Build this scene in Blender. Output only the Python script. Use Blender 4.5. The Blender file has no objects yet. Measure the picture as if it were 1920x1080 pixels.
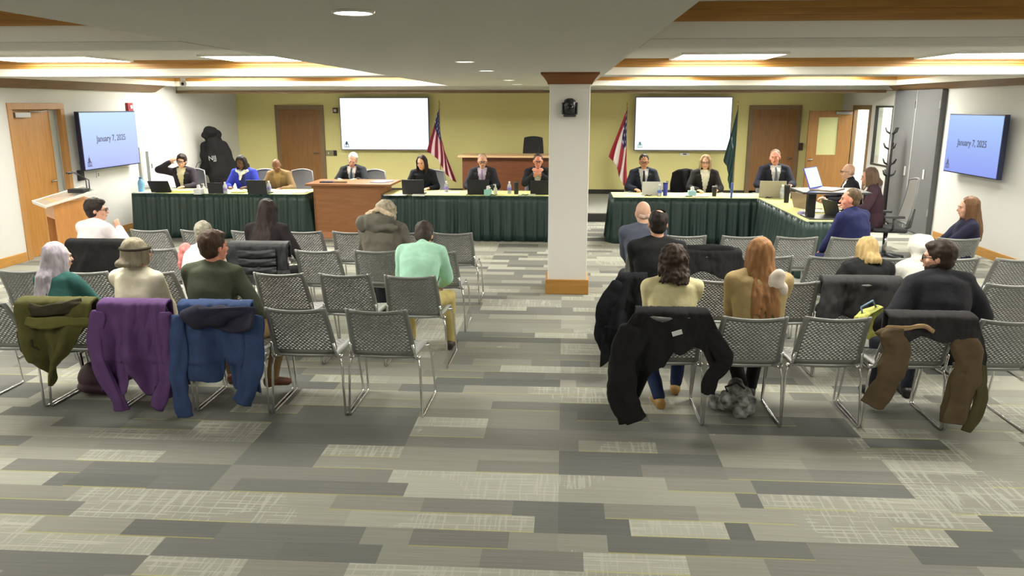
import bpy, bmesh, math, random
from mathutils import Vector, Matrix, Euler, noise
R = math.radians
rnd = random.Random(7)
scn = bpy.context.scene
col = scn.collection
V = Vector

# ---------------------------------------------------------------- camera
FPX, CH, PITCH, YAW = 1465.0, 2.15, R(13.17), R(3.73)
cd = bpy.data.cameras.new('camera'); cam = bpy.data.objects.new('camera', cd); col.objects.link(cam)
cd.sensor_width = 36; cd.lens = FPX/1920*36; cd.clip_start = .05; cd.clip_end = 100
cam.location = (0, 0, CH); cam.rotation_euler = (R(90)-PITCH, 0, YAW)
scn.camera = cam
_fw = V((-math.sin(YAW)*math.cos(PITCH), math.cos(YAW)*math.cos(PITCH), -math.sin(PITCH)))
_rt = V((math.cos(YAW), math.sin(YAW), 0)); _up = _rt.cross(_fw)
def ray(px, py): return _fw*FPX + _rt*(px-960) - _up*(py-540)
def atz(px, py, z=0.0):
    d = ray(px, py); t = (z-CH)/d.z; return V((d.x*t, d.y*t, z))
def aty(px, py, Y):
    d = ray(px, py); t = Y/d.y; return V((d.x*t, Y, CH+d.z*t))
def atx(px, py, X):
    d = ray(px, py); t = X/d.x; return V((X, d.y*t, CH+d.z*t))

# ---------------------------------------------------------------- materials
def lin(c):
    return tuple((x/255/12.92 if x/255 <= .04045 else ((x/255+.055)/1.055)**2.4) for x in c)+(1,)
_m = {}
def mat(name, c, rough=.6, metal=0, bump=0, bscale=60, vary=0, vscale=8, emit=0, spec=.5, alpha=1, trans=0, stretch=(1,1,1), sheen=0):
    if name in _m: return _m[name]
    m = bpy.data.materials.new(name); m.use_nodes = True; nt = m.node_tree; N = nt.nodes; L = nt.links
    b = N['Principled BSDF']; b.inputs['Base Color'].default_value = lin(c)
    b.inputs['Roughness'].default_value = rough; b.inputs['Metallic'].default_value = metal
    b.inputs['Specular IOR Level'].default_value = spec
    if sheen: b.inputs['Sheen Weight'].default_value = sheen
    if trans: b.inputs['Transmission Weight'].default_value = trans
    if alpha < 1: b.inputs['Alpha'].default_value = alpha
    if emit:
        b.inputs['Emission Color'].default_value = lin(c); b.inputs['Emission Strength'].default_value = emit
    if bump or vary:
        tc = N.new('ShaderNodeTexCoord'); mp = N.new('ShaderNodeMapping'); mp.inputs['Scale'].default_value = stretch
        L.new(tc.outputs['Object'], mp.inputs[0])
    if bump:
        n = N.new('ShaderNodeTexNoise'); n.inputs['Scale'].default_value = bscale; n.inputs['Detail'].default_value = 4
        L.new(mp.outputs[0], n.inputs['Vector'])
        bp = N.new('ShaderNodeBump'); bp.inputs['Strength'].default_value = bump; bp.inputs['Distance'].default_value = .01
        L.new(n.outputs['Fac'], bp.inputs['Height']); L.new(bp.outputs[0], b.inputs['Normal'])
    if vary:
        n = N.new('ShaderNodeTexNoise'); n.inputs['Scale'].default_value = vscale; n.inputs['Detail'].default_value = 5
        L.new(mp.outputs[0], n.inputs['Vector'])
        mr = N.new('ShaderNodeMapRange'); mr.inputs['From Min'].default_value = .3; mr.inputs['From Max'].default_value = .7
        mr.inputs['To Min'].default_value = 1-vary; mr.inputs['To Max'].default_value = 1+vary
        L.new(n.outputs['Fac'], mr.inputs['Value'])
        mx = N.new('ShaderNodeVectorMath'); mx.operation = 'SCALE'; mx.inputs[0].default_value = lin(c)[:3]
        L.new(mr.outputs[0], mx.inputs['Scale']); L.new(mx.outputs[0], b.inputs['Base Color'])
    _m[name] = m
    return m
def cloth(name, c, vary=.12):
    g_ = sum(c)/3; c = tuple(min(240, x+(g_-x)*.16+4) for x in c)
    return mat(name, c, .9, bump=.35, bscale=25, vary=vary, vscale=9, spec=.2)
def wood(name, c, dark=.75, scale=(14, 14, 1.2), rough=.42):
    if name in _m: return _m[name]
    m = bpy.data.materials.new(name); m.use_nodes = True; nt = m.node_tree; N = nt.nodes; L = nt.links
    b = N['Principled BSDF']; b.inputs['Roughness'].default_value = rough
    tc = N.new('ShaderNodeTexCoord'); mp = N.new('ShaderNodeMapping'); mp.inputs['Scale'].default_value = scale
    n = N.new('ShaderNodeTexNoise'); n.inputs['Scale'].default_value = 2.2; n.inputs['Detail'].default_value = 8; n.inputs['Distortion'].default_value = .6
    cr = N.new('ShaderNodeValToRGB'); a = lin(c)
    cr.color_ramp.elements[0].position = .3; cr.color_ramp.elements[1].position = .7
    cr.color_ramp.elements[0].color = (a[0]*dark, a[1]*dark, a[2]*dark, 1); cr.color_ramp.elements[1].color = (min(1, a[0]*1.1), min(1, a[1]*1.1), min(1, a[2]*1.1), 1)
    L.new(tc.outputs['Object'], mp.inputs[0]); L.new(mp.outputs[0], n.inputs['Vector']); L.new(n.outputs['Fac'], cr.inputs[0]); L.new(cr.outputs[0], b.inputs['Base Color'])
    _m[name] = m
    return m
def carpet():
    m = bpy.data.materials.new('carpet planks'); m.use_nodes = True; nt = m.node_tree; N = nt.nodes; L = nt.links
    b = N['Principled BSDF']; b.inputs['Roughness'].default_value = .95; b.inputs['Specular IOR Level'].default_value = .15
    def M(op, a, c=None, c2=None):
        n = N.new('ShaderNodeMath'); n.operation = op
        for i, v in enumerate((a, c, c2)):
            if v is None: continue
            if isinstance(v, (int, float)): n.inputs[i].default_value = v
            else: L.new(v, n.inputs[i])
        return n.outputs[0]
    def wn(v3):
        n = N.new('ShaderNodeTexWhiteNoise'); n.noise_dimensions = '3D'; L.new(v3, n.inputs['Vector']); return n.outputs['Value'], n.outputs['Color']
    def comb(x, y, z=0):
        n = N.new('ShaderNodeCombineXYZ')
        for i, v in enumerate((x, y, z)):
            if isinstance(v, (int, float)): n.inputs[i].default_value = v
            else: L.new(v, n.inputs[i])
        return n.outputs[0]
    tc = N.new('ShaderNodeTexCoord'); sp = N.new('ShaderNodeSeparateXYZ'); L.new(tc.outputs['Object'], sp.inputs[0])
    x, y = sp.outputs[0], sp.outputs[1]
    yr = M('DIVIDE', y, .1655); row = M('FLOOR', yr); fy = M('FRACT', yr)
    ro, _ = wn(comb(row, 3.7))
    xr = M('ADD', M('DIVIDE', x, .5), M('MULTIPLY', M('ROUND', M('MULTIPLY', ro, 4)), .25)); colm = M('FLOOR', xr); fx = M('FRACT', xr)
    # neighbouring planks sometimes share one tone, two rows deep
    h1, hc = wn(comb(colm, row, 1.3))
    row2 = M('FLOOR', M('MULTIPLY', row, .5)); col2 = M('FLOOR', M('MULTIPLY', x, 1.0))
    h2, _ = wn(comb(col2, row2, 5.1))
    pick = M('GREATER_THAN', h1, .6)
    h = M('ADD', M('MULTIPLY', pick, h1), M('MULTIPLY', M('SUBTRACT', 1, pick), h2))
    hh, _ = wn(comb(M('MULTIPLY', h, 91.7), 2.2, 8.8))
    cr = N.new('ShaderNodeValToRGB'); cr.color_ramp.interpolation = 'LINEAR'
    E = cr.color_ramp.elements; E[0].position = 0; E[0].color = lin((110, 111, 108)); E[1].position = 1; E[1].color = lin((180, 181, 168))
    for p, c in ((.2, (122, 123, 118)), (.4, (138, 138, 130)), (.65, (152, 152, 142)), (.85, (164, 164, 152))):
        e = E.new(p); e.color = lin(c)
    L.new(hh, cr.inputs[0])
    # fine streaks along the plank
    def nz(sx, sy, sc, det=3):
        mp = N.new('ShaderNodeMapping'); mp.inputs['Scale'].default_value = (sx, sy, 1); L.new(tc.outputs['Object'], mp.inputs[0])
        n = N.new('ShaderNodeTexNoise'); n.inputs['Scale'].default_value = sc; n.inputs['Detail'].default_value = det; L.new(mp.outputs[0], n.inputs['Vector']); return n.outputs['Fac']
    along = nz(1.2, 40, 1.6); across = nz(45, 2.5, 1.2)
    big = nz(1, 1, .55, 2)
    # woven light hatch in the paler patches
    hatch = M('MAXIMUM', M('GREATER_THAN', across, .56), M('GREATER_THAN', along, .58))
    patch = M('GREATER_THAN', M('ADD', M('MULTIPLY', hh, .5), M('MULTIPLY', big, 1.0)), .88)
    hm = M('MULTIPLY', M('MULTIPLY', hatch, patch), .5)
    mx = N.new('ShaderNodeMix'); mx.data_type = 'RGBA'; L.new(hm, mx.inputs[0]); L.new(cr.outputs[0], mx.inputs[6]); mx.inputs[7].default_value = lin((196, 197, 184))
    sc = M('ADD', .76, M('MULTIPLY', along, .34))
    vm = N.new('ShaderNodeVectorMath'); vm.operation = 'SCALE'; L.new(mx.outputs[2], vm.inputs[0]); L.new(sc, vm.inputs['Scale'])
    # thin yellow yarn lines
    ln = M('MULTIPLY', M('LESS_THAN', fy, .055), M('GREATER_THAN', h1, .72))
    ln = M('MULTIPLY', ln, .5)
    m2 = N.new('ShaderNodeMix'); m2.data_type = 'RGBA'; L.new(ln, m2.inputs[0]); L.new(vm.outputs[0], m2.inputs[6]); m2.inputs[7].default_value = lin((190, 186, 96))
    L.new(m2.outputs[2], b.inputs['Base Color'])
    fn = nz(1, 1, 260, 2); bp = N.new('ShaderNodeBump'); bp.inputs['Strength'].default_value = .3; bp.inputs['Distance'].default_value = .004
    L.new(fn, bp.inputs['Height']); L.new(bp.outputs[0], b.inputs['Normal'])
    return m

white = mat('white wall paint', (208, 208, 204), .85, bump=.05, bscale=90)
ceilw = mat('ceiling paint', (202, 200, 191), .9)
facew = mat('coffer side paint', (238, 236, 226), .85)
yellow = mat('yellow wall paint', (224, 215, 150), .85, bump=.05, bscale=90)
greyw = mat('grey partition', (96, 97, 99), .55, bump=.08, bscale=50)
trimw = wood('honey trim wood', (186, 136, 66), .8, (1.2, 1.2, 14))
trimd = wood('dark crown wood', (118, 92, 62), .8, (1.2, 1.2, 14))  # dark brown wood of the crowns and header trim
doorw = wood('honey oak door wood', (180, 128, 64), .82)
doorb = wood('brown door wood', (140, 98, 52), .82)
framew = wood('oak frame wood', (176, 130, 76), .85)
framed = wood('taupe frame wood', (128, 104, 74), .85)
deskw = wood('reddish desk wood', (148, 98, 58), .85, (1.5, 1.5, 9))
benchw = wood('dark bench wood', (106, 62, 36), .8, (1.5, 1.5, 9))
podw = wood('light podium wood', (196, 136, 76), .85, (10, 10, 1.4))
chrome = mat('chrome', (225, 225, 225), .16, 1)
steel = mat('brushed steel', (160, 160, 158), .35, .9)
black = mat('black plastic', (22, 22, 24), .4)
dgrey = mat('dark grey plastic', (60, 61, 63), .45)
chairp = mat('grey chair plastic', (134, 135, 132), .42, bump=.03, bscale=200)
seatp = mat('grey seat plastic', (160, 161, 158), .34)  # paler than the back: ceiling reflection put into the colour
lamp = mat('lit diffuser', (255, 250, 232), .5, emit=1)

# ---------------------------------------------------------------- mesh helpers
class MB:
    def __init__(s): s.v = []; s.f = []; s.sm = []
    def add(s, vs, fs, smooth=False):
        o = len(s.v); s.v += [tuple(p) for p in vs]; s.f += [tuple(i+o for i in f) for f in fs]; s.sm += [smooth]*len(fs); return s
    def box(s, a, b, rot=None, piv=None):
        x0, y0, z0 = a; x1, y1, z1 = b
        vs = [V(p) for p in ((x0,y0,z0),(x1,y0,z0),(x1,y1,z0),(x0,y1,z0),(x0,y0,z1),(x1,y0,z1),(x1,y1,z1),(x0,y1,z1))]
        if rot is not None:
            p = V(piv) if piv is not None else (V(a)+V(b))/2
            vs = [rot @ (v-p)+p for v in vs]
        return s.add(vs, [(0,3,2,1),(4,5,6,7),(0,1,5,4),(1,2,6,5),(2,3,7,6),(3,0,4,7)])
    def tube(s, pts, r, seg=8, flat=1.0, nrm=None, cap=True):
        pts = [V(p) for p in pts]; n = len(pts); rs = r if isinstance(r, (list, tuple)) else [r]*n
        vs = []; u = None
        for i, p in enumerate(pts):
            t = (pts[min(i+1, n-1)]-pts[max(i-1, 0)]); t = t.normalized() if t.length > 1e-7 else V((0,0,1))
            if u is None:
                a = V(nrm) if nrm is not None else (V((0,0,1)) if abs(t.z) < .9 else V((0,1,0)))
                u = (a-t*a.dot(t)).normalized()
            else:
                u = (u-t*u.dot(t)); u = u.normalized() if u.length > 1e-6 else V((1,0,0))
            w = t.cross(u)
            for k in range(seg):
                an = 2*math.pi*k/seg; vs.append(p+u*(math.cos(an)*rs[i]*flat)+w*(math.sin(an)*rs[i]))
        fs = [(i*seg+k, i*seg+(k+1) % seg, (i+1)*seg+(k+1) % seg, (i+1)*seg+k) for i in range(n-1) for k in range(seg)]
        if cap: fs += [tuple(range(seg-1, -1, -1)), tuple((n-1)*seg+k for k in range(seg))]
        return s.add(vs, fs, True)
    def lathe(s, prof, c=(0,0,0), seg=20):
        c = V(c); vs = []; n = len(prof)
        for r, z in prof:
            for k in range(seg):
                a = 2*math.pi*k/seg; vs.append((c.x+r*math.cos(a), c.y+r*math.sin(a), c.z+z))
        fs = [(i*seg+k, i*seg+(k+1) % seg, (i+1)*seg+(k+1) % seg, (i+1)*seg+k) for i in range(n-1) for k in range(seg)]
        fs += [tuple(range(seg-1, -1, -1)), tuple((n-1)*seg+k for k in range(seg))]
        return s.add(vs, fs, True)
    def cone(s, a, b, ra, rb, seg=14, hr=3):
        """closed tapered capsule"""
        a = V(a); b = V(b); t = b-a; L_ = t.length
        t = t/L_ if L_ > 1e-6 else V((0,0,1))
        w0 = V((0,0,1)) if abs(t.z) < .9 else V((1,0,0)); u = (w0-t*w0.dot(t)).normalized(); w = t.cross(u)
        rings = [(a-t*ra*math.cos(R(90*i/hr)), ra*math.sin(R(90*i/hr))) for i in range(1, hr+1)]
        rings += [(b+t*rb*math.sin(R(90*i/hr)), rb*math.cos(R(90*i/hr))) for i in range(0, hr)]
        vs = [a-t*ra]; 
        for c, r in rings:
            for k in range(seg):
                an = 2*math.pi*k/seg; vs.append(c+u*math.cos(an)*r+w*math.sin(an)*r)
        vs.append(b+t*rb); n = len(rings); fs = [(0, 1+(k+1) % seg, 1+k) for k in range(seg)]
        for i in range(n-1):
            for k in range(seg):
                fs.append((1+i*seg+k, 1+i*seg+(k+1) % seg, 1+(i+1)*seg+(k+1) % seg, 1+(i+1)*seg+k))
        e = 1+n*seg; fs += [(1+(n-1)*seg+k, 1+(n-1)*seg+(k+1) % seg, e) for k in range(seg)]
        return s.add(vs, fs, True)
    def ell(s, c, r, M=None, seg=18, rings=12):
        c = V(c); vs = [V((0,0,-1))]
        for i in range(1, rings):
            th = math.pi*i/rings-math.pi/2
            for k in range(seg):
                an = 2*math.pi*k/seg; vs.append(V((math.cos(th)*math.cos(an), math.cos(th)*math.sin(an), math.sin(th))))
        vs.append(V((0,0,1)))
        o = []
        for v in vs:
            q = V((v.x*r[0], v.y*r[1], v.z*r[2]))
            o.append(c+(M @ q if M is not None else q))
        fs = [(0, 1+(k+1) % seg, 1+k) for k in range(seg)]
        for i in range(rings-2):
            for k in range(seg): fs.append((1+i*seg+k, 1+i*seg+(k+1) % seg, 1+(i+1)*seg+(k+1) % seg, 1+(i+1)*seg+k))
        e = 1+(rings-1)*seg; fs += [(1+(rings-2)*seg+k, 1+(rings-2)*seg+(k+1) % seg, e) for k in range(seg)]
        return s.add(o, fs, True)
    def grid(s, P, nu, nv, smooth=True):
        vs = [P(i/nu, j/nv) for j in range(nv+1) for i in range(nu+1)]
        fs = [(j*(nu+1)+i, j*(nu+1)+i+1, (j+1)*(nu+1)+i+1, (j+1)*(nu+1)+i) for j in range(nv) for i in range(nu)]
        return s.add(vs, fs, smooth)
    def prism(s, pts, z0, z1):
        n = len(pts); vs = [(x, y, z0) for x, y in pts]+[(x, y, z1) for x, y in pts]
        return s.add(vs, [tuple(range(n-1, -1, -1)), tuple(range(n, 2*n))]+[(k, (k+1) % n, n+(k+1) % n, n+k) for k in range(n)])
    def mesh(s, name):
        me = bpy.data.meshes.new(name); me.from_pydata(s.v, [], s.f); me.update()
        me.polygons.foreach_set('use_smooth', s.sm); return me
    def build(s, name, m, parent=None, bevel=0, solid=0, loc=None, rz=0, sub=0, fix=True):
        me = s.mesh(name)
        if fix:
            bm = bmesh.new(); bm.from_mesh(me); bmesh.ops.recalc_face_normals(bm, faces=bm.faces); bm.to_mesh(me); bm.free()
        o = bpy.data.objects.new(name, me); col.objects.link(o)
        if m is not None: me.materials.append(m)
        if parent is not None: o.parent = parent
        if loc is not None: o.location = loc
        o.rotation_euler.z = rz
        if solid:
            q = o.modifiers.new('thickness', 'SOLIDIFY'); q.thickness = solid; q.offset = 0
        if bevel:
            q = o.modifiers.new('bevel', 'BEVEL'); q.width = bevel; q.segments = 2; q.limit_method = 'ANGLE'
        if sub:
            q = o.modifiers.new('smooth', 'SUBSURF'); q.levels = sub; q.render_levels = sub
        return o
def tag(o, label, cat, group=None, kind=None):
    if label: o['label'] = label
    if cat: o['category'] = cat
    if group: o['group'] = group
    if kind: o['kind'] = kind
    return o
def empty(name, loc=(0,0,0), rz=0):
    o = bpy.data.objects.new(name, None); col.objects.link(o); o.location = loc; o.rotation_euler.z = rz; o.empty_display_size = .2; return o
def dup(o, parent=None):
    c = o.copy(); col.objects.link(c); c.parent = parent
    for k in ('label',):
        if k in c and parent is None: del c[k]
    for ch in list(o.children): dup(ch, c)
    return c
def struct(name, mb, m, bevel=0, parent=None):
    o = mb.build(name, m, parent, bevel)
    if parent is None: o['kind'] = 'structure'
    return o
def text(name, s, size, m, parent, loc, rot, depth=.002, align='CENTER', bold=0):
    c = bpy.data.curves.new(name, 'FONT'); c.body = s; c.size = size; c.align_x = align; c.align_y = 'CENTER'; c.extrude = depth; c.offset = bold
    t = bpy.data.objects.new(name, c); col.objects.link(t)
    dg = bpy.context.evaluated_depsgraph_get(); me = bpy.data.meshes.new_from_object(t.evaluated_get(dg))
    bpy.data.objects.remove(t); o = bpy.data.objects.new(name, me); col.objects.link(o); me.materials.clear(); me.materials.append(m)
    o.parent = parent; o.location = loc; o.rotation_euler = rot; return o
def remesh(mb, vox, smooth=2, noise_amp=0, noise_sc=10, cut=None, stretch=(1,1,1)):
    """fuse overlapping closed shapes into one continuous skin"""
    me = mb.mesh('tmp'); o = bpy.data.objects.new('tmp', me); col.objects.link(o)
    q = o.modifiers.new('r', 'REMESH'); q.mode = 'VOXEL'; q.voxel_size = vox; q.use_smooth_shade = True
    if smooth:
        q = o.modifiers.new('s', 'SMOOTH'); q.iterations = smooth; q.factor = .5
    dg = bpy.context.evaluated_depsgraph_get(); out = bpy.data.meshes.new_from_object(o.evaluated_get(dg))
    bpy.data.objects.remove(o); bpy.data.meshes.remove(me)
    if noise_amp:
        no = [v.normal.copy() for v in out.vertices]
        for v, n in zip(out.vertices, no):
            c = v.co; v.co = c+n*noise_amp*noise.noise(V((c.x*stretch[0], c.y*stretch[1], c.z*stretch[2]))*noise_sc)
    if cut:
        bm = bmesh.new(); bm.from_mesh(out); dl = [f for f in bm.faces if cut(f.calc_center_median())]
        bmesh.ops.delete(bm, geom=dl, context='FACES'); bm.to_mesh(out); bm.free()
    return out
def link(name, me, m, parent=None, loc=None):
    o = bpy.data.objects.new(name, me); me.name = name; col.objects.link(o)
    if m is not None: me.materials.clear(); me.materials.append(m)
    me.polygons.foreach_set('use_smooth', [True]*len(me.polygons))
    if parent is not None: o.parent = parent
    if loc is not None: o.location = loc
    return o

# ================================================================ SETTING
XL, XR, YB, YN, ZC, ZH = -7.57, 6.12, 18.1, -2.6, 2.5, 2.67
fl = struct('floor', MB().box((XL-.2, YN-.2, -.1), (XR+3.2, YB+.2, 0)), carpet())
# dais with two treads
tread = mat('pale carpet tread', (150, 152, 142), .95, bump=.2, bscale=200); riser = mat('dark riser', (44, 43, 40), .7)
dz = .165
struct('trim_1', MB().box((XL, 14.75, 0), (XR-.75, 14.78, dz-.012)), riser)
struct('floor_dais', MB().box((XL, 14.78, 0), (XR-.75, YB, dz)), tread)
struct('trim_2', MB().box((XL, YB-.03, dz), (XR-.9, YB, dz+.1)), riser)
# left wall with door opening Y 10.46..11.62
LD0, LD1 = 10.50, 11.60
w = MB(); w.box((XL-.15, YN, 0), (XL, LD0, 2.75)); w.box((XL-.15, LD1, 0), (XL, YB+.1, 2.75)); w.box((XL-.15, LD0, 2.12), (XL, LD1, 2.75))
struct('wall_left', w, white)
w = MB(); w.box((XL-.1, YB, 0), (XR+.1, YB+.15, 2.75)); struct('wall_back', w, yellow)
w = MB(); w.box((XL-.1, YN-.15, 0), (XR+.1, YN, 2.75)); struct('wall_behind_camera', w, white)
# right wall: doorway Y16.4..17.4, window Y15.35..16.2 z1.0..2.14
w = MB()
w.box((XR, YN, 0), (XR+.15, 15.35, 2.75)); w.box((XR, 15.35, 0), (XR+.15, 16.2, 1.0)); w.box((XR, 15.35, 2.14), (XR+.15, 16.2, 2.75))
w.box((XR, 16.2, 0), (XR+.15, 16.42, 2.75)); w.box((XR, 16.42, 2.1), (XR+.15, 17.38, 2.75)); w.box((XR, 17.38, 0), (XR+.15, YB+.1, 2.75))
struct('wall_right', w, white)
# corridor beyond the doorway
w = MB(); w.box((XR+2.6, 13.5, 0), (XR+2.75, YB+.1, 2.75)); w.box((XR+.15, 13.35, 0), (XR+2.75, 13.5, 2.75)); w.box((XR+.1, YB, 0), (XR+2.75, YB+.15, 2.75))
struct('wall_corridor', w, white)
struct('ceiling_corridor', MB().box((XR+.15, 13.4, 2.5), (XR+2.75, YB+.1, 2.6)), ceilw)
# baseboards
def bb(name, parts, m=trimw):
    w = MB()
    for a, b in parts: w.box(a, b)
    struct(name, w, m, .004)
bb('baseboard_left', [((XL, YN, 0), (XL+.02, LD0-.1, .13)), ((XL, LD1+.1, 0), (XL+.02, 14.75, .13))])
bb('baseboard_right', [((XR-.02, YN, 0), (XR, 13.2, .13))])
# ceiling: central bulkhead, cross beams, perimeter strips, coffer lids
BX0, BX1 = -2.15, .46; CL, CR = -7.3, 5.86
beams = [(-.66, .14), (4.44, 5.14), (9.59, 10.24), (14.69, 15.3)]
w = MB(); w.box((BX0, YN, ZC), (BX1, 15.3, 2.8)); struct('ceiling_bulkhead', w, ceilw)
w = MB()
for a, b in ((XL, BX0), (BX1, XR)):
    for y0, y1 in beams: w.box((a, y0, ZC), (b, y1, 2.8))
    w.box((a, YN, ZC), (b, YN+.3, 2.8))
for y0, y1 in ((YN+.3, -.66), (.14, 4.44), (5.14, 9.59), (10.24, 14.69)):
    w.box((XL, y0, ZC), (CL, y1, 2.8)); w.box((CR, y0, ZC), (XR, y1, 2.8))
struct('ceiling', w, facew)
lid = MB()
for a, b in ((CL, BX0), (BX1, CR)):
    for y0, y1 in ((YN+.3, -.66), (.14, 4.44), (5.14, 9.59), (10.24, 14.69)): lid.box((a, y0, ZH+.01), (b, y1, 2.8))
struct('ceiling_coffers', lid, ceilw)
# thin grey sheets put the shade of the beam undersides into their colour
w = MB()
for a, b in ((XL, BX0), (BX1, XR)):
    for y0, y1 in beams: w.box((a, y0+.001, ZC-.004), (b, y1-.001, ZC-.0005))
struct('ceiling_beam_shade', w, ceilw)
n = 10
for a, b in ((CL, BX0), (BX1, CR)):
    for y0, y1 in ((.14, 4.44), (5.14, 9.59), (10.24, 14.69)):
        w = MB(); z0, z1, t = 2.585, ZH+.01, .03
        w.box((a, y1-t, z0+.03), (b, y1, z1)); w.box((a, y1-t*2, z0+.06), (b, y1-t, z1)); w.box((a, y1-.012, z0), (b, y1, z0+.03))
        w.box((a, y0, z0), (b, y0+t, z1)); w.box((a, y0+t, z0), (a+t, y1-t*2, z1)); w.box((b-t, y0+t, z0), (b, y1-t*2, z1))
        struct('trim_%d' % n, w, trimw); n += 1
# header over the dais and lower dais ceiling
struct('ceiling_header', MB().box((XL, 15.3, 2.425), (XR, 15.45, 2.8)), facew)
struct('ceiling_dais', MB().box((XL, 15.45, 2.43), (XR, YB, 2.8)), ceilw)
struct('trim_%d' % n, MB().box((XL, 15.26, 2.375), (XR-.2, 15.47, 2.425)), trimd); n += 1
# crown boxes along the side walls
w = MB(); w.add([(XL, YN, 2.38), (XL+.06, YN, 2.38), (XL+.2, YN, 2.5), (XL, YN, 2.5), (XL, 14.35, 2.38), (XL+.06, 14.35, 2.38), (XL+.2, 14.5, 2.5), (XL, 14.5, 2.5)],
    [(0,3,2,1), (4,5,6,7), (0,1,5,4), (1,2,6,5), (2,3,7,6), (3,0,4,7)])
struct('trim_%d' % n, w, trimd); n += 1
w = MB(); w.add([(XR, YN, 2.41), (XR-.05, YN, 2.41), (XR-.17, YN, 2.5), (XR, YN, 2.5), (XR, 17.9, 2.41), (XR-.05, 17.9, 2.41), (XR-.17, 17.9, 2.5), (XR, 17.9, 2.5)],
    [(0,1,2,3), (4,7,6,5), (0,4,5,1), (1,5,6,2), (2,6,7,3), (3,7,4,0)])
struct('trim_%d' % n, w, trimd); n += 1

# column
cx0, cx1, cy0, cy1 = -.165, .285, 8.9, 9.35
struct('column', MB().box((cx0, cy0, 0), (cx1, cy1, ZC)), mat('column paint', (234, 232, 226), .8), .006)
bb('baseboard_column', [((cx0-.025, cy0-.025, 0), (cx1+.025, cy1+.025, .175))])
w = MB(); e0, e1 = .03, .085
def sq(z, e): return [(cx0-e, cy0-e, z), (cx1+e, cy0-e, z), (cx1+e, cy1+e, z), (cx0-e, cy1+e, z)]
w.add(sq(2.375, .02)+sq(2.40, .03)+sq(2.475, .085), [(3,2,1,0)]+[(i*4+k, i*4+(k+1) % 4, (i+1)*4+(k+1) % 4, (i+1)*4+k) for i in range(2) for k in range(4)]+[(8,9,10,11)])
w.box((cx0-.095, cy0-.095, 2.475), (cx1+.095, cy1+.095, 2.499))
struct('trim_%d' % n, w, wood('crown wood', (136, 84, 40), .8, (1.2, 1.2, 14))); n += 1

# doors
def frame_yz(name, X, y0, y1, z0, z1, wd, th, m, sgn=1):
    w = MB(); x0, x1 = sorted((X-.06*sgn, X+th*sgn))
    w.box((x0, y0-wd, z0), (x1, y0, z1)); w.box((x0, y1, z0), (x1, y1+wd, z1)); w.box((x0, y0-wd, z1), (x1, y1+wd, z1+wd))
    return struct(name, w, m, .004)
d = frame_yz('door_1', XL, LD0+.02, LD1-.03, 0, 2.09, .09, .02, framew)
lf = MB().box((XL-.11, LD0+.02, .005), (XL-.065, LD1-.2, 2.09)).build('door_leaf', doorw, d)
MB().box((XL-.10, LD1-.2, .005), (XL-.075, LD1-.03, 2.09)).build('side_panel', mat('grey glass panel', (165, 172, 168), .2), d)
MB().box((XL-.115, LD1-.21, .005), (XL-.06, LD1-.19, 2.09)).build('jamb_strip', framew, d)
h = MB(); h.tube([(XL-.065, LD1-.3, 1.02), (XL-.01, LD1-.3, 1.02), (XL-.01, LD1-.4, 1.02)], .01); h.lathe([(.03, 0), (.03, .01)], (0,0,0)); h.v = h.v
MB().tube([(XL-.066, LD1-.28, 1.05), (XL-.01, LD1-.28, 1.05), (XL-.01, LD1-.4, 1.05)], .011).build('door_handle', steel, d)
c = MB(); c.box((XL-.062, LD0+.1, 1.98), (XL-.005, LD0+.42, 2.05)); c.tube([(XL-.02, LD0+.4, 2.06), (XL+.03, LD0+.62, 2.06), (XL-.03, LD0+.85, 2.08)], .01); c.build('door_closer', steel, d, .005)
# back-wall doors
def frame_xz(name, x0, x1, z0, z1, wd, Y, m):
    w = MB(); w.box((x0-wd, Y-.04, z0), (x0, Y, z1)); w.box((x1, Y-.04, z0), (x1+wd, Y, z1)); w.box((x0-wd, Y-.04, z1), (x1+wd, Y, z1+wd)); return struct(name, w, m, .004)
def knob(p, parent, dirn=-1):
    MB().tube([(p[0], p[1], p[2]), (p[0], p[1]+.05*dirn, p[2]), (p[0]-.1, p[1]+.055*dirn, p[2])], .012).build('door_handle', steel, parent)
d = frame_xz('door_2', -6.56, -5.62, dz, 2.05, .1, YB, framed)
MB().box((-6.56, YB-.03, dz), (-5.62, YB-.005, 2.05)).build('door_leaf', doorb, d); knob((-5.68, YB-.03, 1.07), d)
d = frame_xz('door_3', 4.2, 5.14, dz, 2.05, .1, YB, framed)
MB().box((4.2, YB-.03, dz), (5.14, YB-.005, 2.05)).build('door_leaf', doorb, d); knob((5.08, YB-.03, 1.0), d)
# open door with a window, hinged at the right wall
d = frame_yz('door_4', XR, 16.5, 17.32, 0, 2.06, .09, .02, framed, -1)
X0, X1, y = 5.17, 6.06, 17.26
w = MB(); w.box((X0, y, .01), (X0+.2, y+.045, 2.04)); w.box((X1-.28, y, .01), (X1, y+.045, 2.04)); w.box((X0+.2, y, .01), (X1-.28, y+.045, 1.12)); w.box((X0+.2, y, 1.9), (X1-.28, y+.045, 2.04))
w.build('door_leaf', wood('open door wood', (150, 108, 58), .82), d)
MB().box((X0+.2, y+.015, 1.12), (X1-.28, y+.03, 1.9)).build('door_glass', mat('frosted door glass', (190, 192, 140), .3, alpha=1), d)
knob((X0+.12, y, 1.02), d); MB().box((X1-.36, y-.05, 1.96), (X1-.04, y, 2.02)).build('door_closer', steel, d, .005)
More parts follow.
